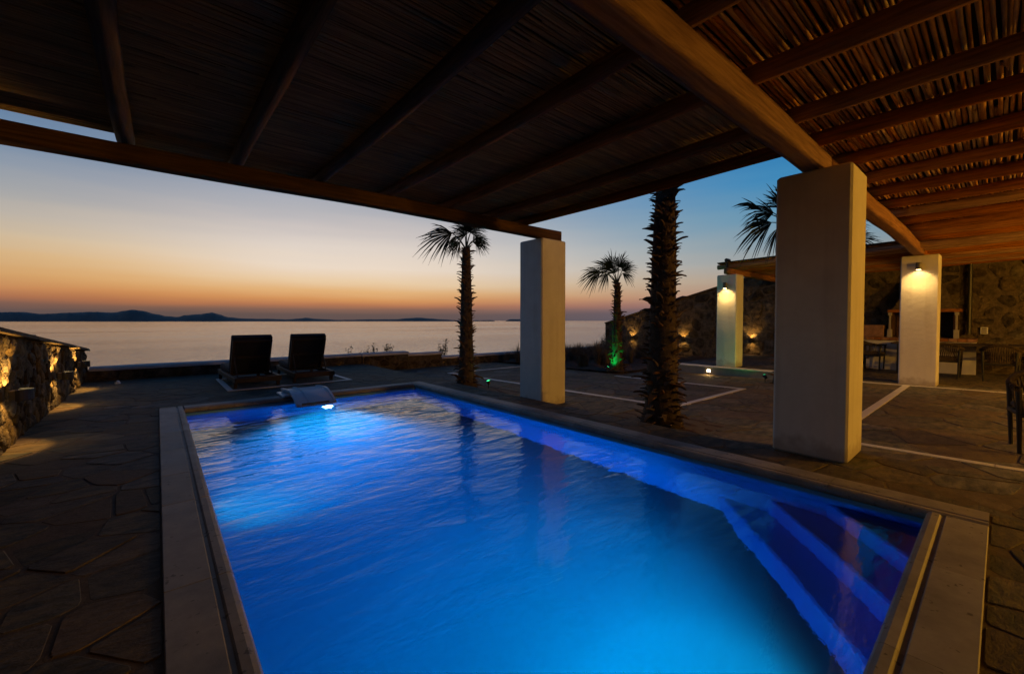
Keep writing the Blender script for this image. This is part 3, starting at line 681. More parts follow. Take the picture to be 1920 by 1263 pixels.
# reeds
def reed_mesh(Ln, r, nodes=True, seg=10):
    mb = MB(); ps = []; rs = []; ph = R.uniform(0, 6); 
    for i in range(seg + 1):
        t = i / seg; x = Ln * t; bend = .006 * math.sin(t * 5 + ph)
        ps.append((x, bend, .5 * bend)); rs.append(r * (1 - .25 * t) * (1.16 if i % 2 else .94))
    mb.tube(ps, rs, 6, cap=True)
    me = bpy.data.meshes.new('reed'); me.from_pydata(mb.v, [], mb.f); me.update(); me.materials.append(M['reed'])
    for p in me.polygons: p.use_smooth = len(p.vertices) == 4
    return me
rv = [reed_mesh(2.7, R.uniform(.0115, .0150)) for _ in range(12)]
Y = -.62; rows = []
while Y < 1.27: rows.append(Y); Y += R.uniform(.0255, .0315)
spots = []
for y in rows:
    x = 1.3 + R.uniform(0, 1.2)
    while x < 11.2: spots.append((x, y)); x += R.uniform(2.5, 2.66)
spots.sort(key=lambda p: math.hypot(p[0] + 1.3, p[1] * 1.4))
for x, y in spots[:296]:
    inst(R.choice(rv), 'reed', perg, (x - GX, y - GY, 2.935 + R.uniform(-.004, .004) - GZ), (R.uniform(0, 6), 0, R.uniform(-.006, .006)))
def reed_field(spots, r0, r1, Ln, parent, name, m, zf, off, seg=8):
    V = []; F = []; n = 5; b = 0
    for x, y in spots:
        r = R.uniform(r0, r1); ph = R.uniform(0, 6); y2 = R.uniform(-.006, .006)
        for i in range(seg + 1):
            t = i / seg; rr = r * (1.12 if i % 2 else .95) * (1 - .2 * t)
            for j in range(n):
                q = 2 * math.pi * j / n + ph; yy = y + y2 * t * 2 + rr * math.cos(q) + .004 * math.sin(t * 6 + ph)
                V.append((x + Ln * t - off[0], yy - off[1], zf(y) + rr * math.sin(q) - off[2]))
        for i in range(seg):
            for j in range(n): F.append((b + i * n + j, b + i * n + (j + 1) % n, b + (i + 1) * n + (j + 1) % n, b + (i + 1) * n + j))
        b += n * (seg + 1)
    mb = MB(); mb.v = V; mb.f = F; return mb.build(name, m, parent, smooth=True, kind='stuff')
rest = spots[296:]; Y = -1.55
while Y < -.63:
    x = 1.3 + R.uniform(0, 1.2)
    while x < 11.2: rest.append((x, Y)); x += 2.6
    Y += .029
reed_field(rest, .0115, .015, 2.7, perg, 'far_reeds', 'reed', lambda y: 2.935, (GX, GY, GZ))
fs = []; Y = -1.55
while Y < 5.26:
    x = -2.9 + R.uniform(-.5, .5) if Y < 5.0 else -.20
    lim = 4.58 if Y > 1.26 else 1.4
    while x < lim - .1: fs.append((x, Y)); x += 1.56
    Y += R.uniform(.0135, .0185)
fs2 = [(x if x + 1.6 < 4.6 else 4.58 - 1.6, y) for x, y in fs]
reed_field(fs2, .0065, .0095, 1.6, perg, 'fine_reeds', 'reed_fine', lambda y: roofz(y) + .132, (GX, GY, GZ), seg=6)
m = MB()  # dark sheets added above the reeds to block the sky between them
m.box(-3.2 - GX, -.19 - GX, 1.27 - GY, 4.98 - GY, 0, .02); m.box(-.189 - GX, 4.60 - GX, 1.27 - GY, 5.24 - GY, 0, .02); m.v = [(x, y, z + roofz(y + GY) + .155 - GZ) for x, y, z in m.v]; m.build('added_backing', 'sky_block', perg)
m = MB(); m.box(-3.2 - GX, 12.1 - GX, -4.58 - GY, 1.268 - GY, 2.965 - GZ, 2.985 - GZ); m.build('added_backing', 'sky_block', perg)

# side pergola between the small column and the back wall
p2 = empty('pergola', (13.5, 3.0, 2.6)); tag(p2, 'darker lean-to pergola between the small column and the stone back wall', 'pergola')
def log2(p0, p1, r, sq=0, n=10, m='wood_y', name='rafter'):
    mb = log(p0, p1, r, sq, n, .005); mb.v = [(x + GX - 13.5, y + GY - 3.0, z + GZ - 2.6) for x, y, z in mb.v]; return mb.build(name, m, p2, smooth=True)
log2((11.12, 4.60, 2.52), (16.0, 4.60, 2.52), .075, .3, 16, 'wood_x', 'beam')
log2((12.15, 1.15, 2.705), (16.0, 1.15, 2.705), .085, .3, 16, 'wood_x', 'beam')
x = 11.40; 
for x in [11.42, 11.95, 12.45, 12.95, 13.45, 13.95, 14.45, 14.95, 15.45, 15.9]:
    log2((x, -1.6, 2.80 if x > 12.2 else 2.79), (x, 4.95, 2.665), .062)
rf = []; Y = -1.55
while Y < 4.9: rf.append((11.3, Y)); rf.append((13.7, Y)); Y += .028
reed_field(rf, .0115, .015, 2.45, p2, 'roof_reeds', 'reed', lambda y: 2.80 - .0205 * (y + 1.6) + .075, (13.5, 3.0, 2.6), seg=8)
m = MB(); m.box(-2.2, 2.65, -4.6, 1.92, 0, .02); m.v = [(x, y, z + 2.80 - .0205 * (y + 3.0 + 1.6) + .092 - 2.6) for x, y, z in m.v]; m.build('added_backing', 'sky_block', p2)
m = MB(); m.tube([(-2.28, 1.62, .02), (-2.28, 1.62, .19)], [.04, .045], 8); m.tube([(-2.36, 1.62, .2), (-2.2, 1.62, .2)], .05, 8); m.tube([(-2.3, 1.66, -.06), (-2.3, 1.7, -.1), (-2.3, 1.66, -.13)], .008, 6); m.build('beam_end_bracket', 'black', p2)

# ------------------------------------------------------------------ lamps
def updown(x, y, z, nx, lab, group, power, rz=0, both=True):
    t = empty('wall_lamp', (x, y, z), rz); tag(t, lab, 'wall lamp', group)
    # half-round fitting; local +X points off the wall
    m = MB(); n = 12; r = .085
    for zz, k in ((-.055, 1), (-.05, 1.04), (.05, 1.04), (.055, 1)):
        for i in range(n + 1): q = -math.pi / 2 + math.pi * i / n; m.v.append((.035 + r * k * 1.25 * math.cos(q), r * k * math.sin(q), zz))
    for q in range(3):
        for i in range(n): m.f.append((q * (n + 1) + i, q * (n + 1) + i + 1, (q + 1) * (n + 1) + i + 1, (q + 1) * (n + 1) + i))
    m.build('housing', 'black', t)
    m = MB(); m.box(-.01, .036, -.06, .06, -.045, .045, .004); m.build('back_plate', 'greymetal', t)
    for s_ in (1, -1):
        m = MB(); m.add([(.04 + .06 * math.cos(-math.pi / 2 + math.pi * i / n), .06 * math.sin(-math.pi / 2 + math.pi * i / n), .03 * s_) for i in range(n + 1)], [tuple(range(n + 1)) if s_ > 0 else tuple(reversed(range(n + 1)))])
        m.build('lens', 'lens_warm', t)
        spot('lamp_bulb', (.095, 0, .06 * s_), (-.62, 0, s_), power * (1 if s_ > 0 else .36), WARM, 112 if nx > 0 else 92, .4, .02, t)
    return t
for i, (y, z, w_) in enumerate(((6.20, .53, 'nearest'), (8.75, .46, 'middle'), (10.72, .47, 'farthest'))):
    updown(-1.085, y, z, 1, '%s of three round up-and-down lamps on the left rubble wall' % w_, 'lamps on the left wall', P_WALL)
for y, z, w_ in ((10.56, .50, 'leftmost lamp on the far stone wall, behind the green-lit palm'), (8.23, .50, 'lamp on the far stone wall just right of the big palm trunk'), (5.72, .55, 'lamp on the far stone wall just right of the platform column')):
    updown(15.93, y, z, -1, w_, 'lamps on the far stone wall', P_FAR, math.pi)
def downlight(x, y, z, rz, lab, power=P_COL, group='spot lamps on the columns'):
    t = empty('column_lamp', (x, y, z), rz); tag(t, lab, 'wall lamp', group)
    m = MB(); m.box(-.002, .05, -.025, .025, .0, .05); m.build('bracket', 'greymetal', t)
    m = MB(); m.tube([(.085, 0, -.075), (.085, 0, .075)], .047, 20); m.build('housing', 'greymetal', t, smooth=False)
    n = 16; m = MB(); m.add([(.085 + .038 * math.cos(2 * math.pi * i / n), .038 * math.sin(2 * math.pi * i / n), -.077) for i in range(n)], [tuple(reversed(range(n)))]); m.build('lens', 'lens_warm', t)
    spot('lamp_bulb', (.085, 0, -.085), (-.3, 0, -1), power, WARMW, 140, .9, .03, t); return t
downlight(12.015, 1.14, 2.37, math.pi, 'lit cylinder lamp on the column in front of the barbecue')
downlight(11.155, 4.62, 2.15, math.pi, 'lit cylinder lamp on the small column on the platform', P_COL * .8)
downlight(5.12, 1.14, 2.37, 0, 'cylinder lamp on the hidden right face of the largest column', P_COL * .45)
downlight(5.275, 5.05, 2.3, 0, 'cylinder lamp on the hidden right face of the corner column', P_COL * .45)
for i, (x, p_) in enumerate(((-.5, .03), (3.4, .14), (7.4, 1.9), (11.0, 2.3))):   # lamps on the house wall, out of frame
    t = empty('house_lamp', (x, -4.6, 2.1)); tag(t, 'warm lamp on the house wall, %s from the left, out of view' % ('first', 'second', 'third', 'fourth')[i], 'wall lamp', 'lamps on the house wall')
    m = MB(); m.tube([(0, .06, -.08), (0, .06, .08)], .05, 14); m.build('housing', 'greymetal', t)
    d = bpy.data.lights.new('lamp_bulb', 'POINT'); d.energy = P_HOUSE * p_; d.color = (1, .46, .045); d.shadow_soft_size = .06; o = bpy.data.objects.new('lamp_bulb', d); C.objects.link(o); o.parent = t; o.location = (0, .2, 0)
# step light
t = empty('step_light', (10.915, 4.93, -.05)); tag(t, 'small square lit lamp in the platform riser below the column', 'step light')
m = MB(); m.box(-.006, .006, -.05, .05, -.04, .04, .002); m.build('cover_frame', 'greymetal', t)
m = MB(); m.box(-.012, -.0065, -.04, .04, -.03, .03); m.build('lens', 'lens_warm', t); spot('lamp_bulb', (-.03, 0, .0), (-1, 0, -.9), 3, WARMW, 140, .7, .03, t)
def green_spot(x, y, z, to, power, lab, glow=True, face=None):
    t = empty('garden_spotlight', (x, y, z)); tag(t, lab, 'garden spotlight', 'green garden spotlights')
    m = MB(); m.tube([(0, 0, -.02), (0, 0, .10)], [.006, .01], 6); m.build('ground_spike', 'black', t)
    d = (Vector(to) - Vector((x, y, z + .12))).normalized(); a = Vector((0, 0, .12)) - d * .05; b_ = Vector((0, 0, .12)) + d * .03
    m = MB(); m.tube([a, b_], [.028, .042], 12, cap=True); m.build('lamp_head', 'black', t)
    q = face or d; c_ = Vector((0, 0, .12)) + d * .034; u = d.cross(Vector((0, 0, 1))).normalized(); v = u.cross(d); n = 12
    m = MB(); m.add([c_ + (u * math.cos(2 * math.pi * i / n) + v * math.sin(2 * math.pi * i / n)) * .038 for i in range(n)], [tuple(range(n))]); m.build('lens', 'lens_green', t)
    spot('lamp_bulb', c_ + d * .02, d, power, GREEN, 95, .7, .03, t)
green_spot(9.20, 6.86, LZ(6.9) + .03, (9.62, 6.85, .45), 36, 'green spotlight at the foot of the small palm in the garden bed')
green_spot(5.34, 7.05, LZ(7) + .0, (5.1, 7.45, 2.0), .7, 'green spotlight on a spike beside the palm nearest the sea wall')
green_spot(5.52, 3.3, LZ(3) + .0, (5.2, 2.95, .6), .5, 'small green spotlight behind the foot of the big palm')
green_spot(10.28, 3.40, LZ(3) + .0, (11.15, 4.55, 1.1), 9, 'green spotlight at the palm hidden behind the largest column')
# small lamp set in the sea wall
t = empty('wall_spotlight', (8.35, 12.04, -.06)); tag(t, 'tiny warm lamp low on the sea wall right of the palm', 'wall lamp')
m = MB(); m.box(-.04, .04, -.03, .03, -.05, .05, .004); m.build('housing', 'greymetal', t); m = MB(); m.box(-.025, .025, -.036, -.031, -.035, .035); m.build('lens', 'lens_warm', t)
# small things on the left wall and floor
t = empty('floor_spotlight', (-.62, 11.35, .0)); tag(t, 'small white floor spotlight on the paving by the wall corner', 'floor light')
m = MB(); m.tube([(0, 0, 0), (0, 0, .03)], [.05, .045], 12); m.build('base', 'fibre', t); m = MB(); m.tube([(0, 0, .031), (.01, -.01, .055)], [.02, .026], 10); m.build('lamp_head', 'fibre', t)
t = empty('garden_lantern', (-1.33, 8.15, LW(8.15))); tag(t, 'small flat black box on top of the left wall', 'lantern')
m = MB(); m.box(-.09, .09, -.09, .09, .004, .035, .006); m.build('base', 'black', t); m = MB(); m.box(-.11, .11, -.11, .11, .036, .05, .006); m.build('lid', 'black', t)

# ------------------------------------------------------------------ palms
def boot_mesh():
    mb = MB(); prof = [(0, .0, .055, .014), (.04, .05, .05, .016), (.085, .105, .034, .012), (.13, .14, .02, .008), (.165, .155, .008, .004)]
    for o_, z, w_, t_ in prof:
        for sx in (-1, 1): mb.v.append((o_ - t_, sx * w_, z + t_ * .6)); 
        mb.v.append((o_ + t_, w_ * .7, z - t_)); mb.v.append((o_ + t_, -w_ * .7, z - t_))
    for i in range(4):
        for j in range(4): mb.f.append((i * 4 + j, i * 4 + (j + 1) % 4, i * 4 + 4 + (j + 1) % 4, i * 4 + 4 + j))
    mb.f.append((16, 17, 18, 19)); mb.f.append((3, 2, 1, 0))
    jit = [(x + R.uniform(-.004, .004) * (z > .01) * 2, y + R.uniform(-.007, .007), z + R.uniform(-.008, .008)) for x, y, z in mb.v]; mb.v = jit
    me = bpy.data.meshes.new('leaf_base'); me.from_pydata(mb.v, [], mb.f); me.materials.append(M['boot']); return me
boots = [boot_mesh() for _ in range(6)]
def frond(parent, top, hub, ax, nm, rad_, spread, seed, nseg=None, droop=.3):
    r = random.Random(seed); mb = MB(); hub = Vector(hub); ax = Vector(ax).normalized(); nm = Vector(nm); nm = (nm - ax * nm.dot(ax)).normalized(); sd = nm.cross(ax)
    h = top + hub; mid = top + hub * .5 + Vector((0, 0, .12 * hub.length)); mb.tube([top, mid, h], [.02, .013, .009], 5)
    nseg = nseg or max(8, int(spread / 5.0))
    for k in range(nseg):
        q = k / (nseg - 1); a = rad(-spread / 2 + spread * q) + r.uniform(-.02, .02); L_ = rad_ * (1 - .3 * abs(q - .5) * 2) * r.uniform(.84, 1.06)
        d = ax * math.cos(a) + sd * math.sin(a); s_ = sd * math.cos(a) - ax * math.sin(a); da = rad(max(spread, 40) / (nseg - 1)) * .55; dr = droop * r.uniform(.6, 3.6); off = r.uniform(-.03, .03); p = []
        for t, wk in ((.0, .0), (.3, 1), (.55, .9), (.8, .5), (1.0, .05)):
            wid = L_ * min(t, .52) * da * wk * 1.0; c_ = h + d * L_ * t + nm * (off * t + .02 * (k % 2) * t) - Vector((0, 0, dr * L_ * max(0, t - .4) ** 1.6)); p.append((c_ - s_ * wid + nm * .006, c_ - nm * .010 * wk, c_ + s_ * wid + nm * .006))
        b = len(mb.v)
        for w_ in p: mb.v += [tuple(v) for v in w_]
        for i in range(4):
            for j in range(2): mb.f.append((b + i * 3 + j, b + i * 3 + j + 1, b + i * 3 + 4 + j, b + i * 3 + 3 + j))
    return mb.build('frond', 'leaf', parent)
CR = Vector((math.sin(rad(HEAD)), -math.cos(rad(HEAD)), 0)); CF = Vector((math.cos(rad(HEAD)), math.sin(rad(HEAD)), 0)); UP = Vector((0, 0, 1))
def palm(loc, h, r0, r1, nb, lab, fronds, lean=(0, 0), individual=True, basefl=1.25, seed=1, bscale=1.0):
    r = random.Random(seed); t = empty('palm_tree', loc); tag(t, lab, 'palm tree', 'palm trees on the terrace')
    k = 16; ps = []; rs = []
    def axis(z): q = z / h; return Vector((lean[0] * q * q, lean[1] * q * q, z))
    def rd(z): q = z / h; return (r0 + (r1 - r0) * q) * (1 + (basefl - 1) * max(0, 1 - z / .45) ** 2)
    for i in range(k + 1): z = h * i / k; ps.append(axis(z) - Vector((0, 0, .04 if i == 0 else 0))); rs.append(rd(z) * (1 + r.uniform(-.04, .04)))
    mb = MB(); mb.tube(ps, rs, 12); mb.build('trunk', 'bark', t, smooth=True)
    rest = MB()
    for i in range(nb):
        q = (i + .5) / nb; z = h * q; a = i * 2.39996 + r.uniform(-.5, .5); z += r.uniform(-.03, .03); s_ = r.uniform(.7, 1.25) * bscale * (1.3 if z < .6 else 1) * .55
        if r.random() < .15: continue
        if r.random() < .14: s_ *= 1.5
        til = r.uniform(-.25, .9) + (.4 if z < .7 else 0); Mx = Matrix.Translation(axis(z) + Vector((math.cos(a), math.sin(a), 0)) * rd(z) * .88) @ Matrix.Rotation(a, 4, 'Z') @ Matrix.Rotation(til, 4, 'Y') @ Matrix.Rotation(r.uniform(-.3, .3), 4, 'X') @ Matrix.Diagonal((s_, s_ * r.uniform(.8, 1.2), s_, 1))
        me = r.choice(boots)
        if individual and i < 296: inst(me, 'leaf_base', t, matrix=Mx)
        else: rest.add([Mx @ v.co for v in me.vertices], [tuple(p.vertices) for p in me.polygons])
    if rest.v: rest.build('leaf_bases', 'boot', t, kind='stuff')
    top = axis(h) - Vector((0, 0, .04))
    for j, (hr, hu, hd, ang, tl, rr_, spr) in enumerate(fronds):      # hub: right, up, away; blade direction, tilt, radius, spread
        hub = CR * hr + UP * hu + CF * hd; a_ = rad(ang); ax = CR * math.cos(a_) + UP * math.sin(a_) + CF * tl
        frond(t, top, hub, ax, -CF + CR * r.uniform(-.4, .4) + UP * r.uniform(-.3, .3), rr_, spr, seed * 31 + j)
    return t
def rf_fronds(n, seed, lo=0, rr_=(.5, .65), pet=.5):
    r = random.Random(seed); out = []
    for i in range(n):
        a = i * 2.39996; e = lo + (1.3 - lo) * (i + .5) / n; hr, hd, hu = math.cos(a) * math.cos(e) * pet, math.sin(a) * math.cos(e) * pet, math.sin(e) * pet
        out.append((hr, hu, hd, math.degrees(math.atan2(hu - .12, hr)), hd * 1.6, r.uniform(*rr_), r.uniform(90, 170)))
    return out
# palm by the sea wall: a leaf thrown out to the left, the rest bunched at the top
palm((5.05, 7.45, LZ(7.5)), 2.98, .172, .085, 320, 'slim palm left of the corner column, its fronds under the roof edge',
     [(-.30, .36, .0, 196, .1, .86, 105), (-.24, .30, .1, 246, 0, .46, 60), (-.02, .30, .0, 140, .2, .46, 190), (.10, .34, -.1, 60, -.2, .48, 190), (.20, .24, .0, -30, .1, .40, 110),
      (-.12, .16, -.05, 222, -.1, .42, 90), (.0, .42, .1, 95, 0, .5, 160), (.12, .2, .2, 20, .6, .45, 120)], basefl=1.5, seed=3, bscale=.8)
palm((5.03, 2.88, LZ(2.9)), 4.3, .205, .09, 900, 'tallest palm with a thick shaggy trunk in a soil square beside the pool', rf_fronds(16, 5), lean=(.06, -.02), basefl=1.35, seed=5, bscale=.78)
palm((9.65, 6.88, LZ(6.9) + .02), 2.45, .17, .07, 260, 'small palm with its trunk foot lit green in the garden bed',
     [(-.46, .34, .0, 200, 0, .72, 95), (-.20, .40, .0, 150, .1, .62, 120), (-.12, .42, .0, 108, 0, .64, 150), (.06, .46, .1, 72, 0, .60, 150), (.14, .30, .0, -34, 0, .42, 80), (-.25, .30, .1, 236, 0, .46, 80),
      (-.05, .3, .1, 120, .5, .55, 150), (.1, .35, -.1, 40, -.4, .5, 130)], individual=False, basefl=1.25, seed=7, bscale=.8)
palm((10.30, 3.02, LZ(3)), 3.4, .2, .1, 170, 'palm mostly hidden behind the largest column, fronds poking out left',
     [(-.50, .32, .0, 152, 0, .88, 16), (-.34, .10, .0, 204, 0, .98, 78), (-.30, .30, .0, 175, .1, .72, 100), (-.10, .40, .0, 110, 0, .72, 130), (-.2, -.02, .0, 245, 0, .66, 60), (.2, .3, 0, 40, 0, .6, 120), (.3, .1, 0, -20, 0, .6, 120), (0, .5, .1, 80, .3, .6, 140)], individual=False, seed=9, bscale=.85)
palm((17.6, 3.85, -.5), 4.55, .2, .1, 100, 'farthest palm beyond the back wall, drooping fronds just above the pergola', rf_fronds(16, 12, -.7, (.7, .85), .6), individual=False, seed=11)

# ------------------------------------------------------------------ garden grass and shrubs
def grass():
    mb = MB(); r = random.Random(4)
    for _ in range(95):
        cx = r.uniform(9.6, 15.4); cy = r.uniform(8.0, 11.9); 
        if cx > 13 and r.random() < .5: continue
        hh = r.uniform(.45, .72); z0 = LZ(cy)
        for k in range(80):
            a = r.uniform(0, 6.283); sp_ = abs(r.gauss(0, .20)); h_ = hh * r.uniform(.6, 1.1); d = Vector((math.cos(a), math.sin(a), 0)); s_ = Vector((-d.y, d.x, 0)) * .004
            b0 = Vector((cx, cy, z0)) + d * r.uniform(0, .08); m1 = b0 + d * sp_ * .5 + Vector((0, 0, h_ * .65)); e = b0 + d * sp_ * 1.5 + Vector((0, 0, h_))
            mb.add([b0 - s_, b0 + s_, m1 + s_ * 1.2, m1 - s_ * 1.2, e], [(0, 1, 2, 3), (3, 2, 4)])
    return mb
grass().build('ornamental_grass', 'grass', kind='stuff')
def shrub(loc, h, w_, n, lab, seed, leaf=.05):
    r = random.Random(seed); t = empty('shrub', loc); tag(t, lab, 'shrub', 'shrubs beyond the sea wall')
    st = MB(); lf = MB()
    for k in range(7):
        a = r.uniform(0, 6.283); e = Vector((math.cos(a) * w_ * r.uniform(.2, .9), math.sin(a) * w_ * r.uniform(.2, .9), h * r.uniform(.7, 1))); mid = e * .5 + Vector((0, 0, h * .12))
        st.tube([(0, 0, 0), mid, e], [.014, .009, .004], 5)
        for q in range(n // 7):
            tt = r.uniform(.35, 1.05); p = (Vector((0, 0, 0)).lerp(mid, tt * 2) if tt < .5 else mid.lerp(e, tt * 2 - 1)) + Vector([r.gauss(0, w_ * .13) for _ in range(3)])
            u = Vector([r.gauss(0, 1) for _ in range(3)]).normalized() * leaf; v = u.cross(Vector([r.gauss(0, 1) for _ in range(3)])).normalized() * leaf * .4
            lf.add([p - u, p + v, p + u, p - v], [(0, 1, 2, 3)])
    st.build('stems', 'bark', t); lf.build('foliage', 'shrub', t)
def below_wall(px, y_, top):     # a point beyond the sea wall seen at pixel column px; top = height of its tip
    a = rad(HEAD) - math.atan((px - 960) / 782); k = y_ / math.sin(a); return (math.cos(a) * k, y_)
for px, y_, top, w_, lab in ((683, 13.2, .36, .22, 'small shrub showing over the sea wall right of the loungers'), (700, 13.4, .42, .16, 'thin tall shrub tip above the sea wall, right of the loungers'), (727, 13.6, .33, .2, 'low shrub over the sea wall midway between loungers and palm'),
                        (655, 13.3, .30, .2, 'lowest shrub tip over the sea wall beside the right lounger'), (832, 13.4, .45, .26, 'dense bushy shrub above the sea wall just left of the palm'), (1128, 13.6, .45, .35, 'dark shrub by the end of the far stone wall')):
    x_, yy = below_wall(px, y_, top); shrub((x_, yy, -.9), top + 1.03, w_ * 1.2, 420 if w_ > .24 else 260, lab, int(px), .035)

# ------------------------------------------------------------------ loungers
def lounger(x, y, rz, lab):
    t = empty('sun_lounger', (x, y, 0), rz); tag(t, lab, 'sun lounger', 'sun loungers facing the sea')
    W = .35; Lh = 1.98; zf = .17
    m = MB(); 
    for s_ in (-1, 1): m.box(s_ * W - .03, s_ * W + .03, .02, Lh, zf - .05, zf + .04, .006)
    m.build('side_rails', 'teak', t)
    for yy in (.0, Lh - .04): m = MB(); m.box(-W - .03, W + .03, yy - .02, yy + .04, zf - .052, zf + .042, .006); m.build('end_rail', 'teak', t)
    for sx in (-1, 1):
        for yy in (.12, Lh - .16): m = MB(); m.box(sx * W - .028, sx * W + .028, yy, yy + .07, .012, zf - .045, .004); m.build('leg', 'teak', t)
    for k in range(9): m = MB(); m.box(-W + .03, W - .03, .82 + k * .125, .90 + k * .125, zf + .005, zf + .025); m.build('slat', 'teak', t)
    m = MB(); m.box(-W + .01, W - .01, .80, Lh - .02, zf + .045, zf + .165, .03); m.build('seat_mattress', 'cushion', t)
    piv = Matrix.Translation((0, .80, zf + .04)) @ Matrix.Rotation(rad(-62), 4, 'X')
    # backrest: built along local -Y, then swung up
    m = MB(); m.box(-W + .01, W - .01, -.80, .0, .02, .14, .014, m=piv); m.build('back_mattress', 'cushion', t)
    m = MB(); 
    for s_ in (-1, 1): m.box(s_ * (W - .04) - .02, s_ * (W - .04) + .02, -.72, .0, -.03, .015, .0, m=piv)
    m.box(-W + .02, W - .02, -.76, -.72, -.03, .015, m=piv); m.box(-W + .06, W - .06, -.4, -.36, -.03, .01, m=piv); m.build('back_frame', 'teak', t)
    m = MB(); a = piv @ Vector((0, -.42, -.03))
    for s_ in (-1, 1): m.tube([(s_ * (W - .06), a.y, a.z), (s_ * (W - .06), .30, zf + .02)], .012, 6)
    m.tube([(-W + .06, .30, zf + .02), (W - .06, .30, zf + .02)], .012, 6); m.build('back_prop', 'teak', t)
    return t
lounger(1.42, 8.93, rad(2), 'left of the two dark sun loungers on the marble-edged stand')
lounger(2.42, 9.02, rad(-2), 'right of the two dark sun loungers on the marble-edged stand')

# ------------------------------------------------------------------ dining furniture
def rope_chair(lab, loc, rz, group='rope dining chairs'):
    t = empty('dining_chair', loc, rz); tag(t, lab, 'chair', group)
    # faces +Y (towards the table); back at -Y
    for sx in (-1, 1):
        m = MB(); m.tube([(sx * .25, .22, 0), (sx * .27, .24, .64)], [.016, .024], 8); m.build('leg', 'black', t)
        m = MB(); m.tube([(sx * .22, -.24, 0), (sx * .24, -.26, .64)], [.016, .024], 8); m.build('leg', 'black', t)
    m = MB(); m.box(-.26, .26, -.25, .25, .36, .40, .01); m.build('seat_frame', 'black', t)
    m = MB(); m.box(-.24, .24, -.22, .25, .402, .48, .025); m.build('seat_cushion', 'rope', t)
    rail = []
    for k in range(25):
        q = k / 24; a = math.pi * q; x = -math.cos(a) * .29; y = .26 - .10 - math.sin(a) ** .7 * .46 if 0 < q < 1 else .26; z = .65 + .14 * math.sin(a) ** 1.5; rail.append(Vector((x, y, z)))
    m = MB(); m.tube(rail, .017, 8); m.build('back_rail', 'black', t)
    m = MB()
    for k in range(len(rail) * 2 - 1):
        q = k / 2; i = int(q); p = rail[i] if q == i else (rail[i] + rail[i + 1]) / 2; nx_ = rail[min(i + 1, 24)]; d = (nx_ - rail[max(i - 1, 0)]).normalized()
        # wrap on the rail
        u = d.cross(Vector((0, 0, 1))).normalized(); v = u.cross(d)
        loop = [p + (u * math.cos(w_) + v * math.sin(w_)) * .024 + d * .012 * (w_ / 6.28) for w_ in [6.283 * j / 8 for j in range(9)]]
        m.tube(loop, .0085, 5)
    m.build('rope_wrapping', 'rope', t, kind='stuff')
    m = MB()
    for k in range(0, len(rail) * 2 - 1):
        q = k / 2; i = int(q); p = rail[i] if q == i else (rail[i] + rail[i + 1]) / 2; s_ = .94
        cx = max(-.25, min(.25, p.x * .82)); cy = max(-.245, min(.24, p.y * .9)); off = .03 if k % 2 else -.03
        m.tube([p, (p + Vector((cx, cy, .39))) / 2 + Vector((off * .6 * (1 if abs(p.y) > .1 else 0), 0, 0)), (cx + off * (abs(p.x) < .2), cy, .39)], .0065, 4)
    m.build('rope_webbing', 'rope', t, kind='stuff')
    return t
rope_chair('rope armchair cut by the right edge of the photo, on the lit paving', (6.70, -.34, LZ(-.2) + .004), rad(100))
FZ = LZ(0) + .004
rope_chair('rope armchair drawn up to the dining table just right of the lamp column', (13.95, .86, FZ), rad(-88))
rope_chair('rope armchair seen from behind, rightmost at the dining table', (13.85, .02, FZ), rad(-92))
rope_chair('rope armchair at the left end of the dining table, seen side-on', (14.75, 2.30, FZ), rad(178))
dt = empty('dining_table', (14.75, .35, FZ)); tag(dt, 'long dark dining table in front of the barbecue counter', 'table')
m = MB(); m.box(-.45, .45, -1.6, 1.5, .72, .755, .008); m.build('tabletop', 'teak', dt)
for sx in (-1, 1):
    for yy in (-1.45, 1.35): m = MB(); m.box(sx * .38 - .035, sx * .38 + .035, yy - .035, yy + .035, 0, .719, .004); m.build('leg', 'black', dt)
t = empty('dining_table', (13.1, 2.30, FZ)); C.objects.unlink(t) if False else None
bpy.data.objects.remove(t)

# barbecue
bq = empty('barbecue', (15.6, 1.5, 0)); tag(bq, 'built-in barbecue with timber mantel, side posts and plastered counter', 'barbecue')
Z0 = LZ(0) - .02
m = MB()      # plastered front with an arched wood store
y0, y1, x0 = -1.1, 1.75, -.42; ac, ar = 1.23, .26
arch = [(ac - ar, Z0), (ac - ar, Z0 + .26)] + [(ac - ar * math.cos(math.pi * k / 10), Z0 + .26 + ar * math.sin(math.pi * k / 10)) for k in range(1, 10)] + [(ac + ar, Z0 + .26), (ac + ar, Z0)]
def frontface(x): 
    return [(x, y0, Z0)] + [(x, a, b_) for a, b_ in arch] + [(x, y1, Z0), (x, y1, .72), (x, ac, .72), (x, y0, .72)]
n = len(arch); V = frontface(x0)
m.add([(x0, y0, Z0), (x0, ac - ar, Z0), (x0, ac - ar, .72), (x0, y0, .72)], [(0, 3, 2, 1)]); m.add([(x0, ac + ar, Z0), (x0, y1, Z0), (x0, y1, .72), (x0, ac + ar, .72)], [(0, 3, 2, 1)])
for k in range(1, n - 2):
    a, b_ = arch[k], arch[k + 1]
    m.add([(x0, a[0], a[1]), (x0, b_[0], b_[1]), (x0, b_[0], .72), (x0, a[0], .72)], [(0, 3, 2, 1)])
for k in range(n - 1): a, b_ = arch[k], arch[k + 1]; m.add([(x0, a[0], a[1]), (x0, b_[0], b_[1]), (.38, b_[0], b_[1]), (.38, a[0], a[1])], [(0, 1, 2, 3)])
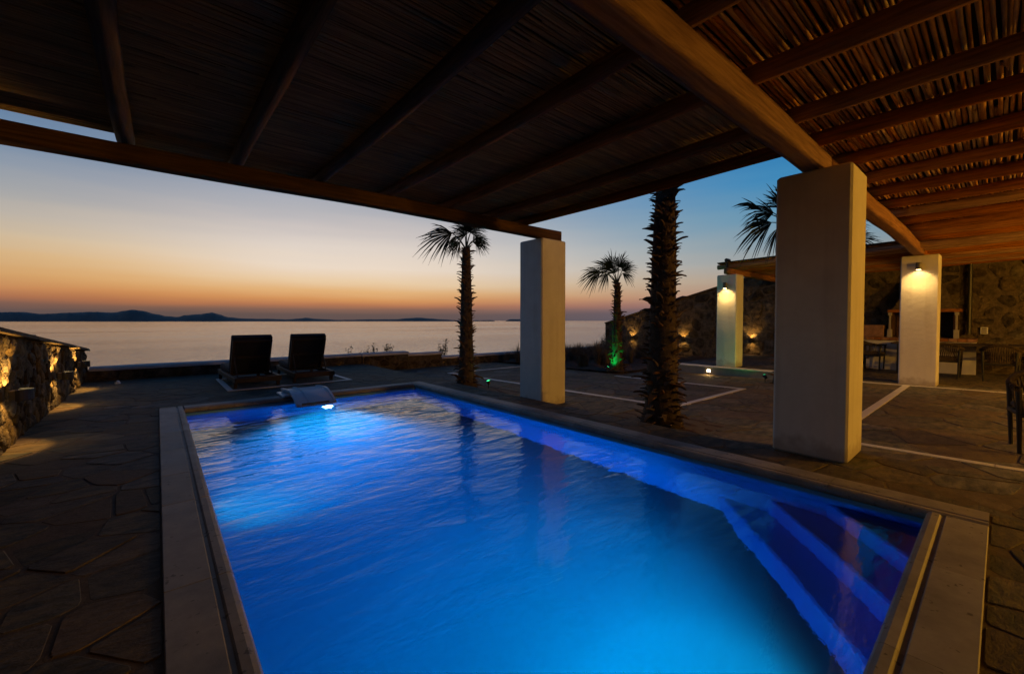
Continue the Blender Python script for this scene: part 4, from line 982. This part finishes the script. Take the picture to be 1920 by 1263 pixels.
m.add([(x0, y1, Z0), (.38, y1, Z0), (.38, y1, .72), (x0, y1, .72)], [(0, 1, 2, 3)]); m.add([(x0, y0, .72), (x0, y1, .72), (.38, y1, .72), (.38, y0, .72)], [(0, 1, 2, 3)])
m.build('counter_front', 'plaster', bq)
m = MB()
for k in range(11):
    a0_, a1_ = math.pi * k / 11 + .03, math.pi * (k + 1) / 11 - .03; r0_, r1_ = ar + .005, ar + .065
    q = [(ac - r * math.cos(a), Z0 + .26 + r * math.sin(a)) for r, a in ((r0_, a0_), (r0_, a1_), (r1_, a1_), (r1_, a0_))]
    m.add([(x0 - .012, a, b_) for a, b_ in q] + [(x0 + .03, a, b_) for a, b_ in q], [(0, 1, 2, 3), (0, 4, 5, 1), (1, 5, 6, 2), (2, 6, 7, 3), (3, 7, 4, 0)])
m.build('brick_arch', 'brickwood', bq)
for k in range(18):
    a = y0 + (y1 - y0) * k / 18; m = MB(); m.box(x0 - .06, .38, a + .003, a + (y1 - y0) / 18 - .003, .722, .80, .006); m.build('counter_brick', 'brickwood', bq)
m = MB(); m.box(-.40, .36, -.85 + .02, .55, 1.47, 1.55, .01); m.build('mantel_shelf', 'brickwood', bq)
for yy in (-.80, .45):
    m = MB(); m.box(-.36, -.26, yy, yy + .1, .802, 1.02, .006); m.box(-.34, -.29, yy + .03, yy + .07, 1.021, 1.39, .004); m.box(-.36, -.26, yy + .01, yy + .09, 1.391, 1.468, .006); m.build('side_post', 'rock_step', bq)
m = MB(); m.box(-.2, .34, -.68, .44, .801, .82); m.box(.30, .36, -.68, .44, .821, 1.469); m.box(-.22, .30, -.76, -.69, .821, 1.469); m.box(-.22, .30, .46, .53, .821, 1.469); m.build('firebox', 'soot', bq)
m = MB(); m.box(-.35, .36, .62, 1.75, .801, 1.13, .01); m.build('oven_wall', 'brickwood', bq)
m = MB(); vs = [(-.30, -.74, 1.552), (.34, -.74, 1.552), (.34, .46, 1.552), (-.30, .46, 1.552), (-.02, -.42, 2.3), (.34, -.42, 2.3), (.34, .14, 2.3), (-.02, .14, 2.3)]
m.add(vs, [(3, 2, 1, 0), (4, 5, 6, 7), (0, 1, 5, 4), (1, 2, 6, 5), (2, 3, 7, 6), (3, 0, 4, 7)]); m.build('chimney_hood', 'rubble_mortar', bq)
print('objects', len(bpy.data.objects))
